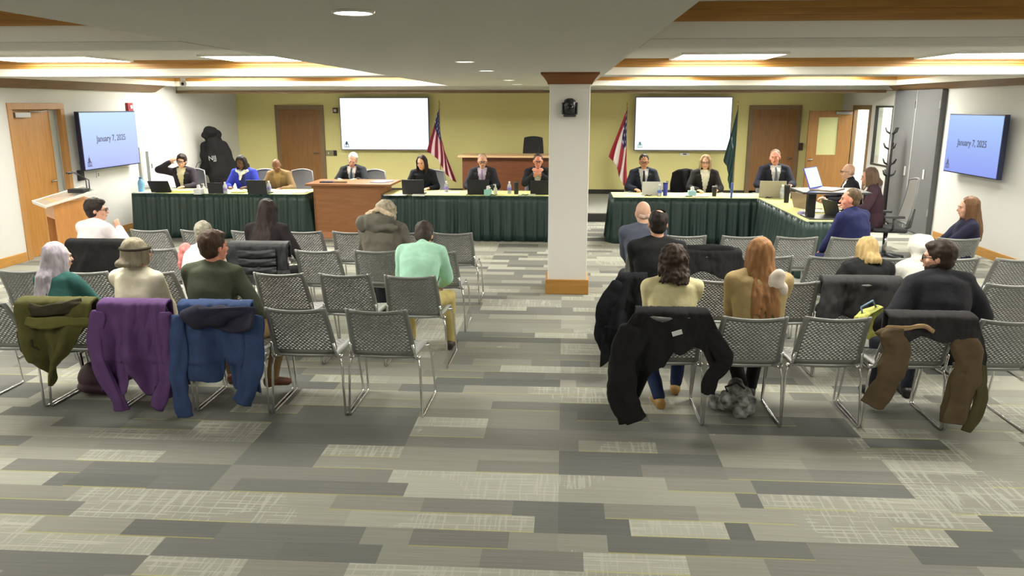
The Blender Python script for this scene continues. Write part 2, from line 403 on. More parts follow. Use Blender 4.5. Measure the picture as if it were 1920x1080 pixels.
# window in the right wall
w = MB(); y0, y1, z0, z1 = 15.35, 16.2, 1.0, 2.14
for a, b in (((XR-.01, y0, z0), (XR+.05, y0+.035, z1)), ((XR-.01, y1-.035, z0), (XR+.05, y1, z1)), ((XR-.01, y0, z0), (XR+.05, y1, z0+.035)), ((XR-.01, y0, z1-.035), (XR+.05, y1, z1))): w.box(a, b)
wn_ = struct('window_1', w, mat('dark window frame', (52, 56, 54), .4), .003)
MB().box((XR+.02, y0+.03, z0+.03), (XR+.026, y1-.03, z1-.03)).build('pane', mat('window glass', (235, 240, 238), .03, trans=1, spec=.5), wn_)
# grey folding partition stored against the right wall
fp = empty('folding_partition', (XR, 14.2, 0)); tag(fp, 'grey two-leaf folding partition stacked against the right wall beside the coat tree', 'partition')
for y0, y1 in ((13.3, 14.2), (14.22, 15.12)):
    p = MB().box((-.09, y0-14.2, .01), (0, y1-14.2, 2.405)).build('partition_leaf', greyw, fp, .006)
    yy = (y0+.30 if y0 < 14 else y0+.12)-14.2
    hdl = MB(); hdl.box((-.105, yy-.03, .94), (-.09, yy+.03, 1.1)); hdl.build('pull_handle', mat('pale handle', (190, 190, 188), .35), p, .004)
    MB().box((-.097, y1-14.2-.03, .01), (-.088, y1-14.2, 2.4)).build('edge_seal', mat('partition seal', (150, 150, 148), .5), p)
    for zz in (2.1, .35):
        MB().box((-.1, y0-14.2, zz), (-.085, y0-14.2+.025, zz+.12)).build('hinge', steel, p)

# ---------------------------------------------------------------- lights
lightcol = (1.0, .965, .87)
def troffer(x0, x1, y0, y1, power, label):
    e = empty('ceiling_light', ((x0+x1)/2, (y0+y1)/2, ZH)); tag(e, label, 'ceiling light', 'recessed fluorescent ceiling panels')
    hw, hl = (x1-x0)/2, (y1-y0)/2
    f = MB()
    for a, b in (((-hw, -hl, -.012), (hw, -hl+.03, .01)), ((-hw, hl-.03, -.012), (hw, hl, .01)), ((-hw, -hl+.03, -.012), (-hw+.03, hl-.03, .01)), ((hw-.03, -hl+.03, -.012), (hw, hl-.03, .01))): f.box(a, b)
    f.build('frame', facew, e)
    p = MB().box((-hw+.03, -hl+.03, -.006), (hw-.03, hl-.03, .008)).build('diffuser', None, e)
    m = bpy.data.materials.new('troffer diffuser'); m.use_nodes = True; b = m.node_tree.nodes['Principled BSDF']
    b.inputs['Base Color'].default_value = (.9, .9, .85, 1); b.inputs['Emission Color'].default_value = lightcol+(1,); b.inputs['Emission Strength'].default_value = power
    p.data.materials.append(m)
LP = 15
for yb, pw, wh in ((3.35, .30, 'nearest the camera'), (6.25, .95, 'unseen behind the first beam'), (9.5, 1.15, 'in the middle coffer row'), (14.55, 2.1, 'in the farthest coffer row'), (-1.0, .12, 'behind the camera')):  # row behind the first beam is unseen, added to light column and audience backs
    for i, (a, b) in enumerate(((-6.6, -5.2), (-3.95, -2.6), (1.2, 2.3), (3.95, 5.25))):
        ya = yb-1.0
        troffer(a, b, ya, yb, LP*pw, 'bright white ceiling panel %s, %s' % (wh, ('at the far left', 'just left of the central bulkhead', 'just right of the central bulkhead', 'at the far right')[i]))
dn = [(-.81, 3.1, 'largest of the round downlights, nearest the camera'), (-.81, 6.55, 'round downlight second nearest the camera'), (-.8, 8.25, 'round downlight third from the camera'), (-.78, 11.3, 'small far round downlight left of the white column'), (-.8, 13.6, 'faintest farthest round downlight by the yellow wall')]
for x, y, lb in dn:
    e = empty('downlight', (x, y, ZC)); tag(e, lb, 'downlight', 'round downlights in the central bulkhead')
    MB().tube([(.076*math.cos(2*math.pi*k/28), .076*math.sin(2*math.pi*k/28), -.003) for k in range(29)], .008, 6, cap=False).build('trim_ring', facew, e)
    p = MB().lathe([(.0, -.004), (.07, -.004), (.07, .003), (0, .003)], seg=28).build('lens', None, e)
    m = bpy.data.materials.new('downlight lens'); m.use_nodes = True; b = m.node_tree.nodes['Principled BSDF']
    b.inputs['Emission Color'].default_value = lightcol+(1,); b.inputs['Emission Strength'].default_value = 28; p.data.materials.append(m)
def area(name, loc, sx, sy, power, rot=(0,0,0)):
    l = bpy.data.lights.new(name, 'AREA'); l.shape = 'RECTANGLE'; l.size = sx; l.size_y = sy; l.energy = power; l.color = lightcol
    o = bpy.data.objects.new(name, l); col.objects.link(o); o.location = loc; o.rotation_euler = rot; return o
area('corridor_lamp', (XR+1.3, 16.5, 2.48), 1.2, 2.4, 130)
world = bpy.data.worlds.new('world'); scn.world = world; world.use_nodes = True
world.node_tree.nodes['Background'].inputs[0].default_value = (.9, .95, 1, 1); world.node_tree.nodes['Background'].inputs[1].default_value = .12
scn.view_settings.view_transform = 'Standard'; scn.view_settings.look = 'None'; scn.view_settings.gamma = 1; scn.view_settings.exposure = 0.66

# ================================================================ AUDIENCE CHAIRS
def back_pt(u, v):
    """u -1..1 across, v 0 (seat) .. 1 (top)"""
    hw = .232-.022*v
    z = .462+.37*v-.014*(1-u*u)*v*v
    y = -.205-.165*v+.01*math.sin(math.pi*v)-.03*(1-u*u)*(.4+.6*v)
    if v < .15: hw *= 1-.10*(1-v/.15)**2
    return V((u*hw, y, z))
def perforated(P, u0, u1, v0, v1, nx, ny, mb, hx=.40, hy=.32):
    du, dv = (u1-u0)/nx, (v1-v0)/ny
    for j in range(ny):
        sh = .5 if j % 2 else 0
        vb, vt, vm = v0+j*dv, v0+(j+1)*dv, v0+(j+.5)*dv
        xs = [u0+(i+sh)*du for i in range(nx+1)]
        if sh: xs = [u0]+xs[:-1]+[u1]
        for i in range(len(xs)-1):
            a, b = xs[i], xs[i+1]; c = (a+b)/2
            if b-a < du*.7:
                mb.add([P(a, vb), P(b, vb), P(b, vt), P(a, vt)], [(0,1,2,3)], True); continue
            h, q = du*hx, dv*hy
            pts = [(a,vb),(b,vb),(b,vt),(a,vt),(c-h,vm),(c-h*.6,vm+q),(c+h*.6,vm+q),(c+h,vm),(c+h*.6,vm-q),(c-h*.6,vm-q)]
            mb.add([P(*p) for p in pts], [(0,1,8,9),(1,7,8),(1,2,7),(2,6,7),(3,5,6,2),(3,4,5),(0,4,3),(0,9,4)], True)
def make_chair():
    t = empty('stacking_chair')
    b = MB(); perforated(back_pt, -.86, .86, .10, .93, 13, 22, b)
    b.grid(lambda a, c: back_pt(-1+.14*a, c), 1, 12); b.grid(lambda a, c: back_pt(.86+.14*a, c), 1, 12)
    b.grid(lambda a, c: back_pt(-.86+1.72*a, .93+.07*c), 8, 1); b.grid(lambda a, c: back_pt(-.86+1.72*a, .10*c), 8, 1)
    o = b.build('backrest', chairp, t, solid=.012)
    def seat_pt(a, c):
        u = -1+2*a; y = -.20+.43*c
        return V((u*(.235-.02*(1-c)), y, .452-.012*(1-u*u)-.03*max(0, (c-.85)/.15)**2))
    s = MB(); perforated(lambda u, v: seat_pt((u+1)/2, v), -.8, .8, .08, .85, 11, 14, s)
    s.grid(lambda a, c: seat_pt(.1*a, c), 1, 12); s.grid(lambda a, c: seat_pt(.9+.1*a, c), 1, 12)
    s.grid(lambda a, c: seat_pt(.1+.8*a, .08*c), 6, 1); s.grid(lambda a, c: seat_pt(.1+.8*a, .85+.15*c), 6, 3)
    s.build('seat', seatp, t, solid=.018)
    for sx in (-1, 1):
        f = MB(); f.tube([(sx*.20, -.17, .435), (sx*.235, -.19, .43), (sx*.25, -.2, .36), (sx*.262, -.215, .03), (sx*.262, -.205, .012), (sx*.262, -.18, .009), (sx*.262, .25, .009), (sx*.262, .275, .012), (sx*.262, .285, .03), (sx*.25, .21, .36), (sx*.235, .19, .415), (sx*.20, .15, .425)], .0085, 8)
        f.build('sled_leg', chrome, t)
        g = MB(); g.tube([(sx*.235, -.19, .43), (sx*.225, -.235, .47), (sx*.215, -.27, .56)], .010, 8); g.ell((sx*.24, -.19, .44), (.016, .016, .016), seg=8, rings=6); g.build('back_bracket', chrome, t)
    MB().tube([(-.235, -.12, .425), (.235, -.12, .425)], .008, 8).build('crossbar', chrome, t)
    return t
chair0 = make_chair(); used = [0]
CHG = 'grey perforated stacking chairs in the audience rows'
ROW = dict(A=5.335, B=6.395, C=7.455, D=8.54)
def chair(row, x, label, rz=0):
    global chair0
    c = chair0 if not used[0] else dup(chair0); used[0] = 1
    jit = rnd.uniform(-.02, .02)
    c.location = (x, ROW[row]-(.02 if x > 0 and row != 'C' else .0)+jit, 0); c.rotation_euler.z = R(rz+rnd.uniform(-1.5, 1.5)); c['label'] = label; c['category'] = 'chair'; c['group'] = CHG
    return c
L_ = ' grey perforated chair '
for a in [
 ('A', -4.0, 'grey chair cut off by the left photo edge, row nearest the camera'),
 ('A', -3.44, 'grey chair under the olive green coat, lavender haired woman on it'),
 ('A', -2.885, 'grey chair hidden by the purple fleece jacket'),
 ('A', -2.33, 'grey chair hidden by the blue ski jacket'),
 ('A', -1.775, 'empty grey chair right beside the blue ski jacket in the nearest row'),
 ('A', -1.22, 'empty grey chair at the aisle end of the nearest left row'),
 ('B', -4.45, 'grey chair behind the lavender haired woman at the left photo edge, second left row'),
 ('B', -3.9, 'empty grey chair in second left row, seen between lavender haired woman and cream sweater woman'),
 ('B', -3.37, 'grey chair in second left row directly in front of the headband woman'),
 ('B', -2.82, 'grey chair of the grey haired person in front of the olive sweater man'),
 ('B', -2.28, 'empty grey chair in second left row behind the tan bent knee'),
 ('B', -1.74, 'empty grey chair directly left of the mint shirt man, second left row'),
 ('B', -1.2, 'grey chair the hunched mint shirt man sits on, by the aisle'),
 ('C', -4.41, 'grey chair under the white shirt man and his black coat'),
 ('C', -3.87, 'empty grey chair right beside the white shirt man, third left row'),
 ('C', -3.37, 'grey chair half hidden by the grey haired person with the pink scarf, third left row'),
 ('C', -2.83, 'grey chair of the long black haired woman with black puffer coat over it'),
 ('C', -2.29, 'empty grey chair between long black haired woman and puffer hood person'),
 ('C', -1.74, 'grey chair of the person in the grey puffer hood'),
 ('C', -1.19, 'empty grey chair at aisle end of third left row beyond the mint shirt man'),
 ('D', -4.5, 'empty grey chair leftmost of the row closest to the left green skirted table'),
 ('D', -3.95, 'empty grey chair second from the left in the row closest to the left green skirt'),
 ('D', -3.37, 'grey chair in the front left row, left of the long black hair'),
 ('D', -2.8, 'empty grey chair right of the long black hair, before the reddish wooden desk'),
 ('D', -2.26, 'empty grey chair before the right edge of the reddish wooden desk'),
 ('D', -1.7, 'grey chair hidden between puffer hood and mint shirt man, front left row'),
 ('D', -1.17, 'empty grey chair at aisle end of the front left row'),
 ('A', .71, 'grey chair under the black jacket of the cream sweater woman, nearest right row'),
 ('A', 1.24, 'grey chair the long ginger haired person in the tan coat sits on'),
 ('A', 1.77, 'empty grey chair between ginger haired person and bearded man, nearest right row'),
 ('A', 2.32, 'grey chair under the brown canvas jacket, bearded man on it'),
 ('A', 2.86, 'empty grey chair at the right photo edge in the nearest right row'),
 ('B', .69, 'grey chair of the balding man in black with a black coat hanging off it'),
 ('B', 1.24, 'empty grey chair between the curly dark haired and ginger haired heads, second right row'),
 ('B', 1.77, 'empty grey chair right of the ginger hair, second right row'),
 ('B', 2.3, 'grey chair of the blonde woman in the black coat'),
 ('B', 2.86, 'grey chair in the second right row mostly behind the bearded man'),
 ('B', 3.44, 'empty grey chair second row at the right edge of the photo'),
 ('C', .80, 'grey chair of the bald man in slate blue, beside the aisle'),
 ('C', 1.35, 'grey chair with a black jacket bundled over its back, third right row'),
 ('C', 1.88, 'empty grey chair just beyond the ginger hair, third right row'),
 ('C', 2.42, 'empty grey chair left of the blonde woman head, third right row'),
 ('C', 2.97, 'grey chair under the bent person in the white hooded top'),
 ('C', 3.5, 'empty grey chair just beyond the bearded man head, third right row'),
 ('C', 4.05, 'empty grey chair third row at the right edge of the photo by the baseboard'),
 ('D', 1.28, 'empty grey chair leftmost of the front right row, right of the two bare heads'),
 ('D', 1.86, 'empty grey chair in front right row second from the left, before the green skirt'),
 ('D', 2.42, 'empty grey chair directly left of the navy suit man'),
 ('D', 2.96, 'grey chair the navy suit man sits on'),
 ('D', 4.05, 'grey chair the brunette woman by the right wall sits on')]: chair(*a)

# ================================================================ PEOPLE
def ik(a, t, l1, l2, pole):
    d = t-a; D = min(d.length, (l1+l2)*.999); dn_ = d.normalized()
    x = (l1*l1-l2*l2+D*D)/(2*D); h = math.sqrt(max(0, l1*l1-x*x))
    p = pole-dn_*pole.dot(dn_); p = p.normalized() if p.length > 1e-5 else V((0,0,1))
    return a+dn_*x+p*h, a+dn_*D
SK = dict(fair=(214,164,138), pale=(222,178,154), ruddy=(226,152,128), tan=(196,140,108), dark=(92,62,48), brown=(120,82,60))
def person(label, x, y, face=0, s=1.0, lean=(4, 8, 14), side=0, head=(0, 0, 0), skin='fair', hair=('short', (60,45,35)), top=('sweater', (120,120,120)), pants=(50,52,60), shoe=(40,36,34),
           hands=None, feet=None, knees=None, z0=0.0, glasses=False, beard=None, width=1.0, shirt=None, tie=None, group=None, sleeves=True, puff=0, fine=True, extra=None, collar=True):
    W = width
    def sp(base, deg, L):
        return base+V((math.sin(R(side))*L, math.sin(R(deg))*L*math.cos(R(side)), math.cos(R(deg))*L*math.cos(R(side))))
    P = V((0, -.03, .545))
    waist = sp(P, lean[0], .18); chest = sp(waist, lean[1], .17); upp = sp(chest, lean[2], .15); nb = sp(upp, lean[2]+4, .055)
    hd = Euler((R(-head[1]), R(head[2]), R(head[0])), 'ZXY').to_matrix() if False else (Matrix.Rotation(R(head[0]), 3, 'Z') @ Matrix.Rotation(R(-head[1]), 3, 'X') @ Matrix.Rotation(R(head[2]), 3, 'Y'))
    ndir = V((math.sin(R(side)), math.sin(R(lean[2]*.6+head[1]*.35)), math.cos(R(lean[2]*.6+head[1]*.35))))
    H = nb+ndir*.075+hd @ V((0, .018, .075))
    sh = [upp+V((sx*.168*W, -.005, -.008)) for sx in (-1, 1)]
    ua, fa = .275, .25
    if hands is None: hands = [(-.10, .34, .62), (.10, .34, .62)]
    el = []; wr = []
    for i, sx in enumerate((-1, 1)):
        tgt = V(hands[i][:3]); pole = V(hands[i][3:]) if len(hands[i]) > 3 else V((sx*.8, -.5, -.9))
        e, w_ = ik(sh[i], tgt, ua, fa, pole); el.append(e); wr.append(w_)
    feet = feet or [(-.14, .44, .085), (.14, .44, .085)]; kn = []; an = []
    hp = [P+V((sx*.09*W, .02, -.005)) for sx in (-1, 1)]
    for i, sx in enumerate((-1, 1)):
        pole = V(knees[i]) if knees else V((sx*.25, 1, 1.0))
        k, a = ik(hp[i], V(feet[i][:3]), .42, .43, pole); kn.append(k); an.append(a)
    # ---- shapes
    def torso(mb, inf, top_=True):
        segs = [(P-V((0,0,.085)), .150, .110), (P, .168*(.5+.5*W), .128), (waist, .143*W, .112), (chest, .165*W, .122), (upp, .170*W, .100), (nb-V((0,0,.01)), .085*W, .066)]
        pts = []; 
        import itertools
        fine_ = []
        for i in range(len(segs)-1):
            for k in range(4):
                t = k/4; a, b = segs[i], segs[i+1]; tt = t
                fine_.append((a[0].lerp(b[0], tt), a[1]+(b[1]-a[1])*tt, a[2]+(b[2]-a[2])*tt))
        fine_.append(segs[-1])
        n_ = 22; vs = []
        for i, (c, rx, ry) in enumerate(fine_):
            t = (fine_[min(i+1, len(fine_)-1)][0]-fine_[max(i-1, 0)][0]).normalized(); ux = V((1,0,0)); ux = (ux-t*ux.dot(t)).normalized(); uy = t.cross(ux)
            for k in range(n_):
                an_ = 2*math.pi*k/n_; ca, sa = math.cos(an_), math.sin(an_)
                vs.append(c+ux*(math.copysign(abs(ca)**.85, ca)*(rx+inf))+uy*(math.copysign(abs(sa)**.9, sa)*(ry+inf)))
        fs = [(i*n_+k, i*n_+(k+1) % n_, (i+1)*n_+(k+1) % n_, (i+1)*n_+k) for i in range(len(fine_)-1) for k in range(n_)]
        fs += [tuple(range(n_-1, -1, -1)), tuple((len(fine_)-1)*n_+k for k in range(n_))]
        mb.add(vs, fs, True)
        for i, sx in enumerate((-1, 1)):
            mb.cone(nb+V((sx*.03, 0, -.0)), sh[i]+V((0, 0, .012)), .042+inf, .055+inf)
            mb.ell(chest+V((sx*.07*W, .055, .03)), (.075+inf, .06+inf, .09+inf))
    def arms(mb, inf, to=1.0, wrist=0):
        for i in (0, 1):
            mb.cone(sh[i], el[i], .057+inf, .043+inf); e = el[i].lerp(wr[i], to); mb.cone(el[i], e, .043+inf, .028+.012*(1-to)+inf*.9+wrist)
    def legs(mb, inf, to=.97):
        for i in (0, 1):
            mb.cone(hp[i], kn[i], .084+inf, .056+inf); mb.cone(kn[i], kn[i].lerp(an[i], to), .056+inf, .036+inf*1.1)
    def footdir(i):
        f = V(feet[i][3:]) if len(feet[i]) > 3 else V(((-1, 1)[i]*.2, 1, -.05)); return f.normalized()
    # ---- body: one skin
    b = MB(); torso(b, 0); arms(b, 0); legs(b, 0, 1)
    b.cone(nb-V((0,0,.02)), H+hd @ V((0, -.02, -.05)), .055, .052)
    def hx(p): return H+hd @ V(p)
    b.ell(hx((0, -.012, .022)), (.074, .094, .094), hd); b.ell(hx((0, .022, -.03)), (.060, .070, .092), hd); b.ell(hx((0, .045, -.085)), (.040, .042, .036), hd)
    b.cone(hx((0, .090, .004)), hx((0, .108, -.030)), .008, .013, 10); b.cone(hx((-.03, .082, .020)), hx((.03, .082, .020)), .012, .012, 10)
    b.cone(hx((-.018, .086, -.062)), hx((.018, .086, -.062)), .010, .010, 8)
    for sx in (-1, 1):
        b.ell(hx((sx*.077, -.008, -.012)), (.011, .020, .032), hd, 12, 8); b.ell(hx((sx*.04, .058, -.03)), (.024, .024, .024), hd, 10, 8)
    for i, sx in enumerate((-1, 1)):
        f = (wr[i]-el[i]).normalized(); sd = V((-1, 0, 0))*sx
        # thumb side points inwards/up; palm faces down and in
        up_ = V((0, 0, 1)); sd = (sd-f*sd.dot(f)); sd = sd.normalized() if sd.length > .1 else (up_-f*up_.dot(f)).normalized()
        nm = f.cross(sd)*sx; nm = nm if nm.z > 0 or abs(nm.z) < .2 else nm
        pn = sd.cross(f); pn = -pn if pn.z > 0 else pn     # palm normal: towards the ground
        pc = wr[i]+f*.048; Mx = Matrix((sd, f, pn)).transposed()
        b.ell(pc, (.041, .052, .017), Mx, 14, 10)
        for k, (off, ln) in enumerate(((.029, .072), (.010, .080), (-.010, .074), (-.028, .058))):
            p0 = pc+sd*off+f*.036; cur = 12+6*k; p = p0; dv = f
            for q, fr in enumerate((.45, .32, .23)):
                ang = R(cur+(q*22)); dv = f*math.cos(ang)+pn*math.sin(ang)+sd*off*1.5; n2 = p+dv.normalized()*ln*fr; b.cone(p, n2, .0088-.0008*q, .0084-.0008*q, 8, 2); p = n2
        p = wr[i]+f*.022+sd*.026; t1 = (sd*.75+f*.6+pn*.35).normalized(); q_ = p+t1*.034; b.cone(p, q_, .013, .0105, 8, 2); b.cone(q_, q_+(f*.9+sd*.15+pn*.3).normalized()*.030, .0105, .0088, 8, 2)
        a = an[i]; fd = footdir(i); b.cone(a+V((0,0,-.03))-fd*.03, a+V((0,0,-.045))+fd*.12, .036, .026)
    bm_ = remesh(b, .0095, 1)
    skm = mat('skin '+skin, SK[skin], .55, spec=.35, vary=.05, vscale=20)
    body = link('person', bm_, skm); body.location = (x, y, z0); body.scale = (s, s, s); body.rotation_euler.z = R(face)
    tag(body, label, 'person', group)
    # ---- eyes, brows, lips
    for sx in (-1, 1):
        e = MB(); e.ell(hx((sx*.030, .083, .002)), (.0125, .008, .0065), hd, 10, 6); eo = e.build('eye', mat('eye white', (150, 142, 134), .5), body)
        MB().ell(hx((sx*.030, .0895, .002)), (.0065, .003, .006), hd, 8, 6).build('iris', mat('dark iris', (38, 28, 22), .2), eo)
        MB().cone(hx((sx*.018, .0945, .020)), hx((sx*.044, .085, .021)), .0035, .003, 6, 2).build('eyebrow', mat('brow %d_%d_%d' % hair[1], tuple(int(c*.7) for c in hair[1]), .9), body)
    MB().cone(hx((-.019, .0925, -.062)), hx((.019, .0925, -.062)), .0055, .0055, 8, 2).build('lips', mat('lips '+skin, tuple(int(c*k) for c, k in zip(SK[skin], (.86, .66, .66))), .5), body)
    # ---- clothes
    kind, tc = top[0], top[1]; inf = dict(sweater=.014, suit=.02, puffer=.045, shirt=.010, coat=.026)[kind]+puff
    t = MB(); torso(t, inf); arms(t, inf, .97 if sleeves else .25)
    if kind in ('suit', 'coat', 'puffer'): t.cone(nb+V((0,-.01,-.02)), nb+V((0,-.012,.022)), .070+inf*.3, .062+inf*.3)
    elif kind == 'shirt': t.cone(nb+V((0,-.005,-.02)), nb+V((0,-.006,.028)), .066, .062)
    else: t.cone(nb+V((0,0,-.02)), nb+V((0,-.002,.004)), .068, .064)
    if kind == 'puffer':
        for i in (0, 1):
            for q in (.2, .4, .6, .8): c = sh[i].lerp(el[i], q); t.ell(c, (.1+puff,.1+puff,.07))
    cut = None
    if kind == 'suit' and shirt:
        cv = chest; 
        def cut(p, cv=cv):
            dz_ = p.z-(cv.z-.17); return p.y > cv.y+.035 and dz_ > 0 and abs(p.x-(cv.x+(upp.x-cv.x)*dz_/.32)) < .012+dz_*.20 and p.z < nb.z+.03
    tm = remesh(t, .013, 3, .010 if kind != 'puffer' else .018, 9 if kind != 'puffer' else 14, cut)
    names = dict(sweater='sweater', suit='suit_jacket', puffer='puffer_coat', shirt='shirt', coat='coat')
    link(names[kind], tm, cloth('cloth %d_%d_%d' % tc, tc), body)
    if shirt:
        q = MB(); torso(q, .010); q.cone(nb+V((0,0,-.02)), nb+V((0,-.003,.034)), .062, .060)
        link('dress_shirt', remesh(q, .014, 2), cloth('cloth %d_%d_%d' % shirt, shirt, .05), body)
    if tie:
        q = MB(); top_p = nb+V((0, .075, -.005)); fy = lambda dz_: max(chest.y+.152, 0)
        pts = [top_p, nb+V((0,.088,-.03)), upp+V((0,.128,-.01)), chest.lerp(upp,.4)+V((0,.156,0)), chest+V((0,.160,-.02)), chest+V((0,.156,-.12))]
        q.tube(pts, [.014, .016, .016, .022, .028, .030], 8, flat=.22, nrm=(0,1,0)); q.build('necktie', cloth('tie %d_%d_%d' % tie, tie), body)
    if pants:
        t = MB(); legs(t, .014); t.ell(P-V((0,-.0,.01)), (.175*(.5+.5*W), .135, .10)); t.cone(hp[0], hp[1], .10, .10)
        link('trousers', remesh(t, .014, 2, .008, 9), cloth('cloth %d_%d_%d' % pants, pants), body)
    for i in (0, 1):
        a = an[i]; fd = footdir(i); t = MB(); t.cone(a+V((0,0,-.035))-fd*.04, a+V((0,0,-.045))+fd*.13, .042, .034); t.cone(a+V((0,0,-.05))-fd*.035, a+V((0,0,-.02)), .044, .046)
        me = remesh(t, .012, 1); zmin = (-z0*0)+.004
        for v in me.vertices:
            if v.co.z < zmin and feet[i][2] < .12: v.co.z = zmin
        link('shoe', me, mat('shoe %d_%d_%d' % shoe, shoe, .5), body)
    # ---- hair
    st, hc = hair[0], hair[1]
    hm = mat('hair %d_%d_%d' % hc, hc, .55, bump=.6, bscale=30, vary=.3, vscale=16, stretch=(1.6,1.6,.25), spec=.2)
    h = MB()
    def cap(r=.012, drop=0): 
        h.ell(hx((0, -.031, .036)), (.073+r, .088+r, .086+r), hd, 20, 14); h.ell(hx((0, -.045, -.02-drop)), (.066+r, .056+r, .062+r), hd)
    gravity = V((0, 0, -1))
    def strands(amax, length, r0=.017, backoff=.03, spread=1.0, amin=0, wave=0, n_=30, front=False):
        """locks from the crown over the head, then hanging"""
        for i in range(n_):
            an_ = -amax+2*amax*i/(n_-1)+rnd.uniform(-.06, .06); sx, cy = math.sin(an_), -math.cos(an_)
            pts = [hx((sx*.02, -.01+cy*.02, .118)), hx((sx*.055, -.014+cy*.07, .094)), hx((sx*.082, -.014+cy*.098, .035)), hx((sx*.087, -.016+cy*.102, -.03))]
            L0 = length*rnd.uniform(.86, 1.06); p = pts[-1]; ph = rnd.uniform(0, 6)
            bk = (nb+V((0, -.12-backoff, -.1)))
            for q in range(1, 6):
                t_ = q/5; z = p.z-L0*t_
                yy = p.y+(min(p.y, bk.y*max(0,-cy)+p.y*(1-max(0,-cy)))-p.y)*min(1, t_*1.6)
                # the seat-side surface of a leaning back
                if cy < -.15 and z < nb.z+.02:
                    pr = [(nb, .066), (upp, .100), (chest, .122), (waist, .112), (P, .128)]; ys = pr[-1][0].y-pr[-1][1]
                    for (c1, r1), (c2, r2) in zip(pr, pr[1:]):
                        if c2.z <= z <= c1.z: kk = (c1.z-z)/(c1.z-c2.z); ys = (c1.y-r1)*(1-kk)+(c2.y-r2)*kk
                    w8 = max(0, min(1, (nb.z+.03-z)/.09))*min(1, max(0, -cy-.1)*1.6); yy = yy+(min(yy, ys-inf-.008)-yy)*w8
                pts.append(V((H.x+(p.x-H.x)*(1+(spread-1)*t_*(1 if cy < .1 else .2))+wave*math.sin(ph+t_*7), yy+wave*.6*math.cos(ph+t_*6), z)))
            rr = [r0*.7, r0, r0*1.15, r0*1.1]+[r0*(1.05-.5*q/5) for q in range(1, 6)]
            for q in range(len(pts)-1): h.cone(pts[q], pts[q+1], rr[q], rr[q+1], 8, 2)
    hv = .0085
    if st == 'short': cap(.010)
    elif st == 'thick': cap(.018); h.ell(hx((0, .02, .085)), (.07, .07, .04), hd)
    elif st == 'crop': cap(.006)
    elif st == 'receding':
        cap(.008)
    elif st == 'bald': h.ell(hx((0, -.050, -.035)), (.070, .052, .035), hd)
    elif st == 'bob': cap(.014, .02); strands(2.15, hair[2] if len(hair) > 2 else .10, .019, .02, 1.12)
    elif st == 'long': cap(.012, .01); strands(2.0, hair[2], .017, .03, hair[3] if len(hair) > 3 else 1.1, wave=hair[4] if len(hair) > 4 else .004)
    elif st == 'curly':
        cap(.02, .02)
        for i in range(70):
            a1, a2 = rnd.uniform(-2.2, 2.2), rnd.uniform(-.9, 1.3)
            c = hx((math.sin(a1)*math.cos(a2)*.098, -.02-math.cos(a1)*math.cos(a2)*.108, .02+math.sin(a2)*.10)); h.ell(c, (.026,)*3, None, 8, 6)
        strands(2.1, hair[2], .022, .02, 1.35, wave=.012, n_=24)
    ha = .006 if st not in ('curly', 'bald') else .009
    hcut = None
    if st == 'receding':
        hT = hd.transposed(); cr_ = V((0, -.005, .115))
        hcut = lambda p: ((hT @ (p-H))-V((.012,-.055,.115))).length < .045 or ((hT @ (p-H))-V((0,.05,.09))).length < .050
    link('hair', remesh(h, hv, 1, ha, 34, hcut, (1, 1, .35) if st in ('long', 'bob') else (1,1,1)), hm, body)
    if beard:
        q = MB(); q.ell(hx((0, .040, -.080)), (.052, .052, .046), hd); q.ell(hx((0, .018, -.06)), (.066, .05, .045), hd); link('beard', remesh(q, .009, 1, .005, 40, lambda p: (hd.transposed() @ (p-H)).z > -.05 and abs((hd.transposed() @ (p-H)).x) < .05), mat('beard %d_%d_%d' % beard, beard, .9), body)
    if glasses:
        g = MB()
        for sx in (-1, 1):
            ring = [hx((sx*.032+.024*math.cos(a), .099, .002+.018*math.sin(a))) for a in [2*math.pi*k/12 for k in range(13)]]
            g.tube(ring, .0032, 6, cap=False); g.tube([hx((sx*.056, .098, .008)), hx((sx*.078, .06, .006)), hx((sx*.083, -.005, .002))], .0030, 6)
        g.tube([hx((-.009, .101, .006)), hx((.009, .101, .006))], .0030, 6)
        g.build('glasses', mat('dark spectacle frame', (30, 28, 28), .3), body)
    if extra: extra(body, dict(P=P, waist=waist, chest=chest, upp=upp, nb=nb, H=H, hx=hx, hd=hd, sh=sh, el=el, wr=wr, kn=kn, an=an, inf=inf))
    return body

# ================================================================ AUDIENCE
A_, B_, C_, D_ = ROW['A'], ROW['B'], ROW['C'], ROW['D']
def hoodpart(color, puffy=.05, w=.13):
    def f(body, k):
        q = MB(); c = k['nb']+V((0, -.085, -.02))
        for i in range(13):
            a = R(-110+220*i/12); a2 = R(-110+220*(i+1)/12) if i < 12 else a
            p1 = c+V((math.sin(a)*w, -math.cos(a)*.07+.04, -.02*math.cos(a))); p2 = c+V((math.sin(a2)*w, -math.cos(a2)*.07+.04, -.02*math.cos(a2)))
            q.cone(p1, p2, puffy*(.75+.25*math.cos(a)), puffy*(.75+.25*math.cos(a2)), 10, 2)
        q.ell(c+V((0, -.035, -.06)), (w*.85, puffy*.9, .085))
        link('hood', remesh(q, .012, 2, .012, 12), cloth('cloth %d_%d_%d' % color, color), body)
    return f
def both(*fs):
    def f(b, k):
        for g in fs: g(b, k)
    return f
person('woman with long lavender hair and teal sweater, leftmost in the nearest row', -3.62, A_-.02, face=-6, s=.865, side=-7, lean=(2, 6, 12), head=(-28, 4, -2), skin='pale', hair=('long', (176,168,178), .32, 1.10, .005),
       top=('sweater', (42,92,88)), pants=(60,66,52), hands=[(-.12,.30,.62), (.30,.26,.60)], width=.92, feet=[(-.12,.46,.085),(.10,.44,.085)])
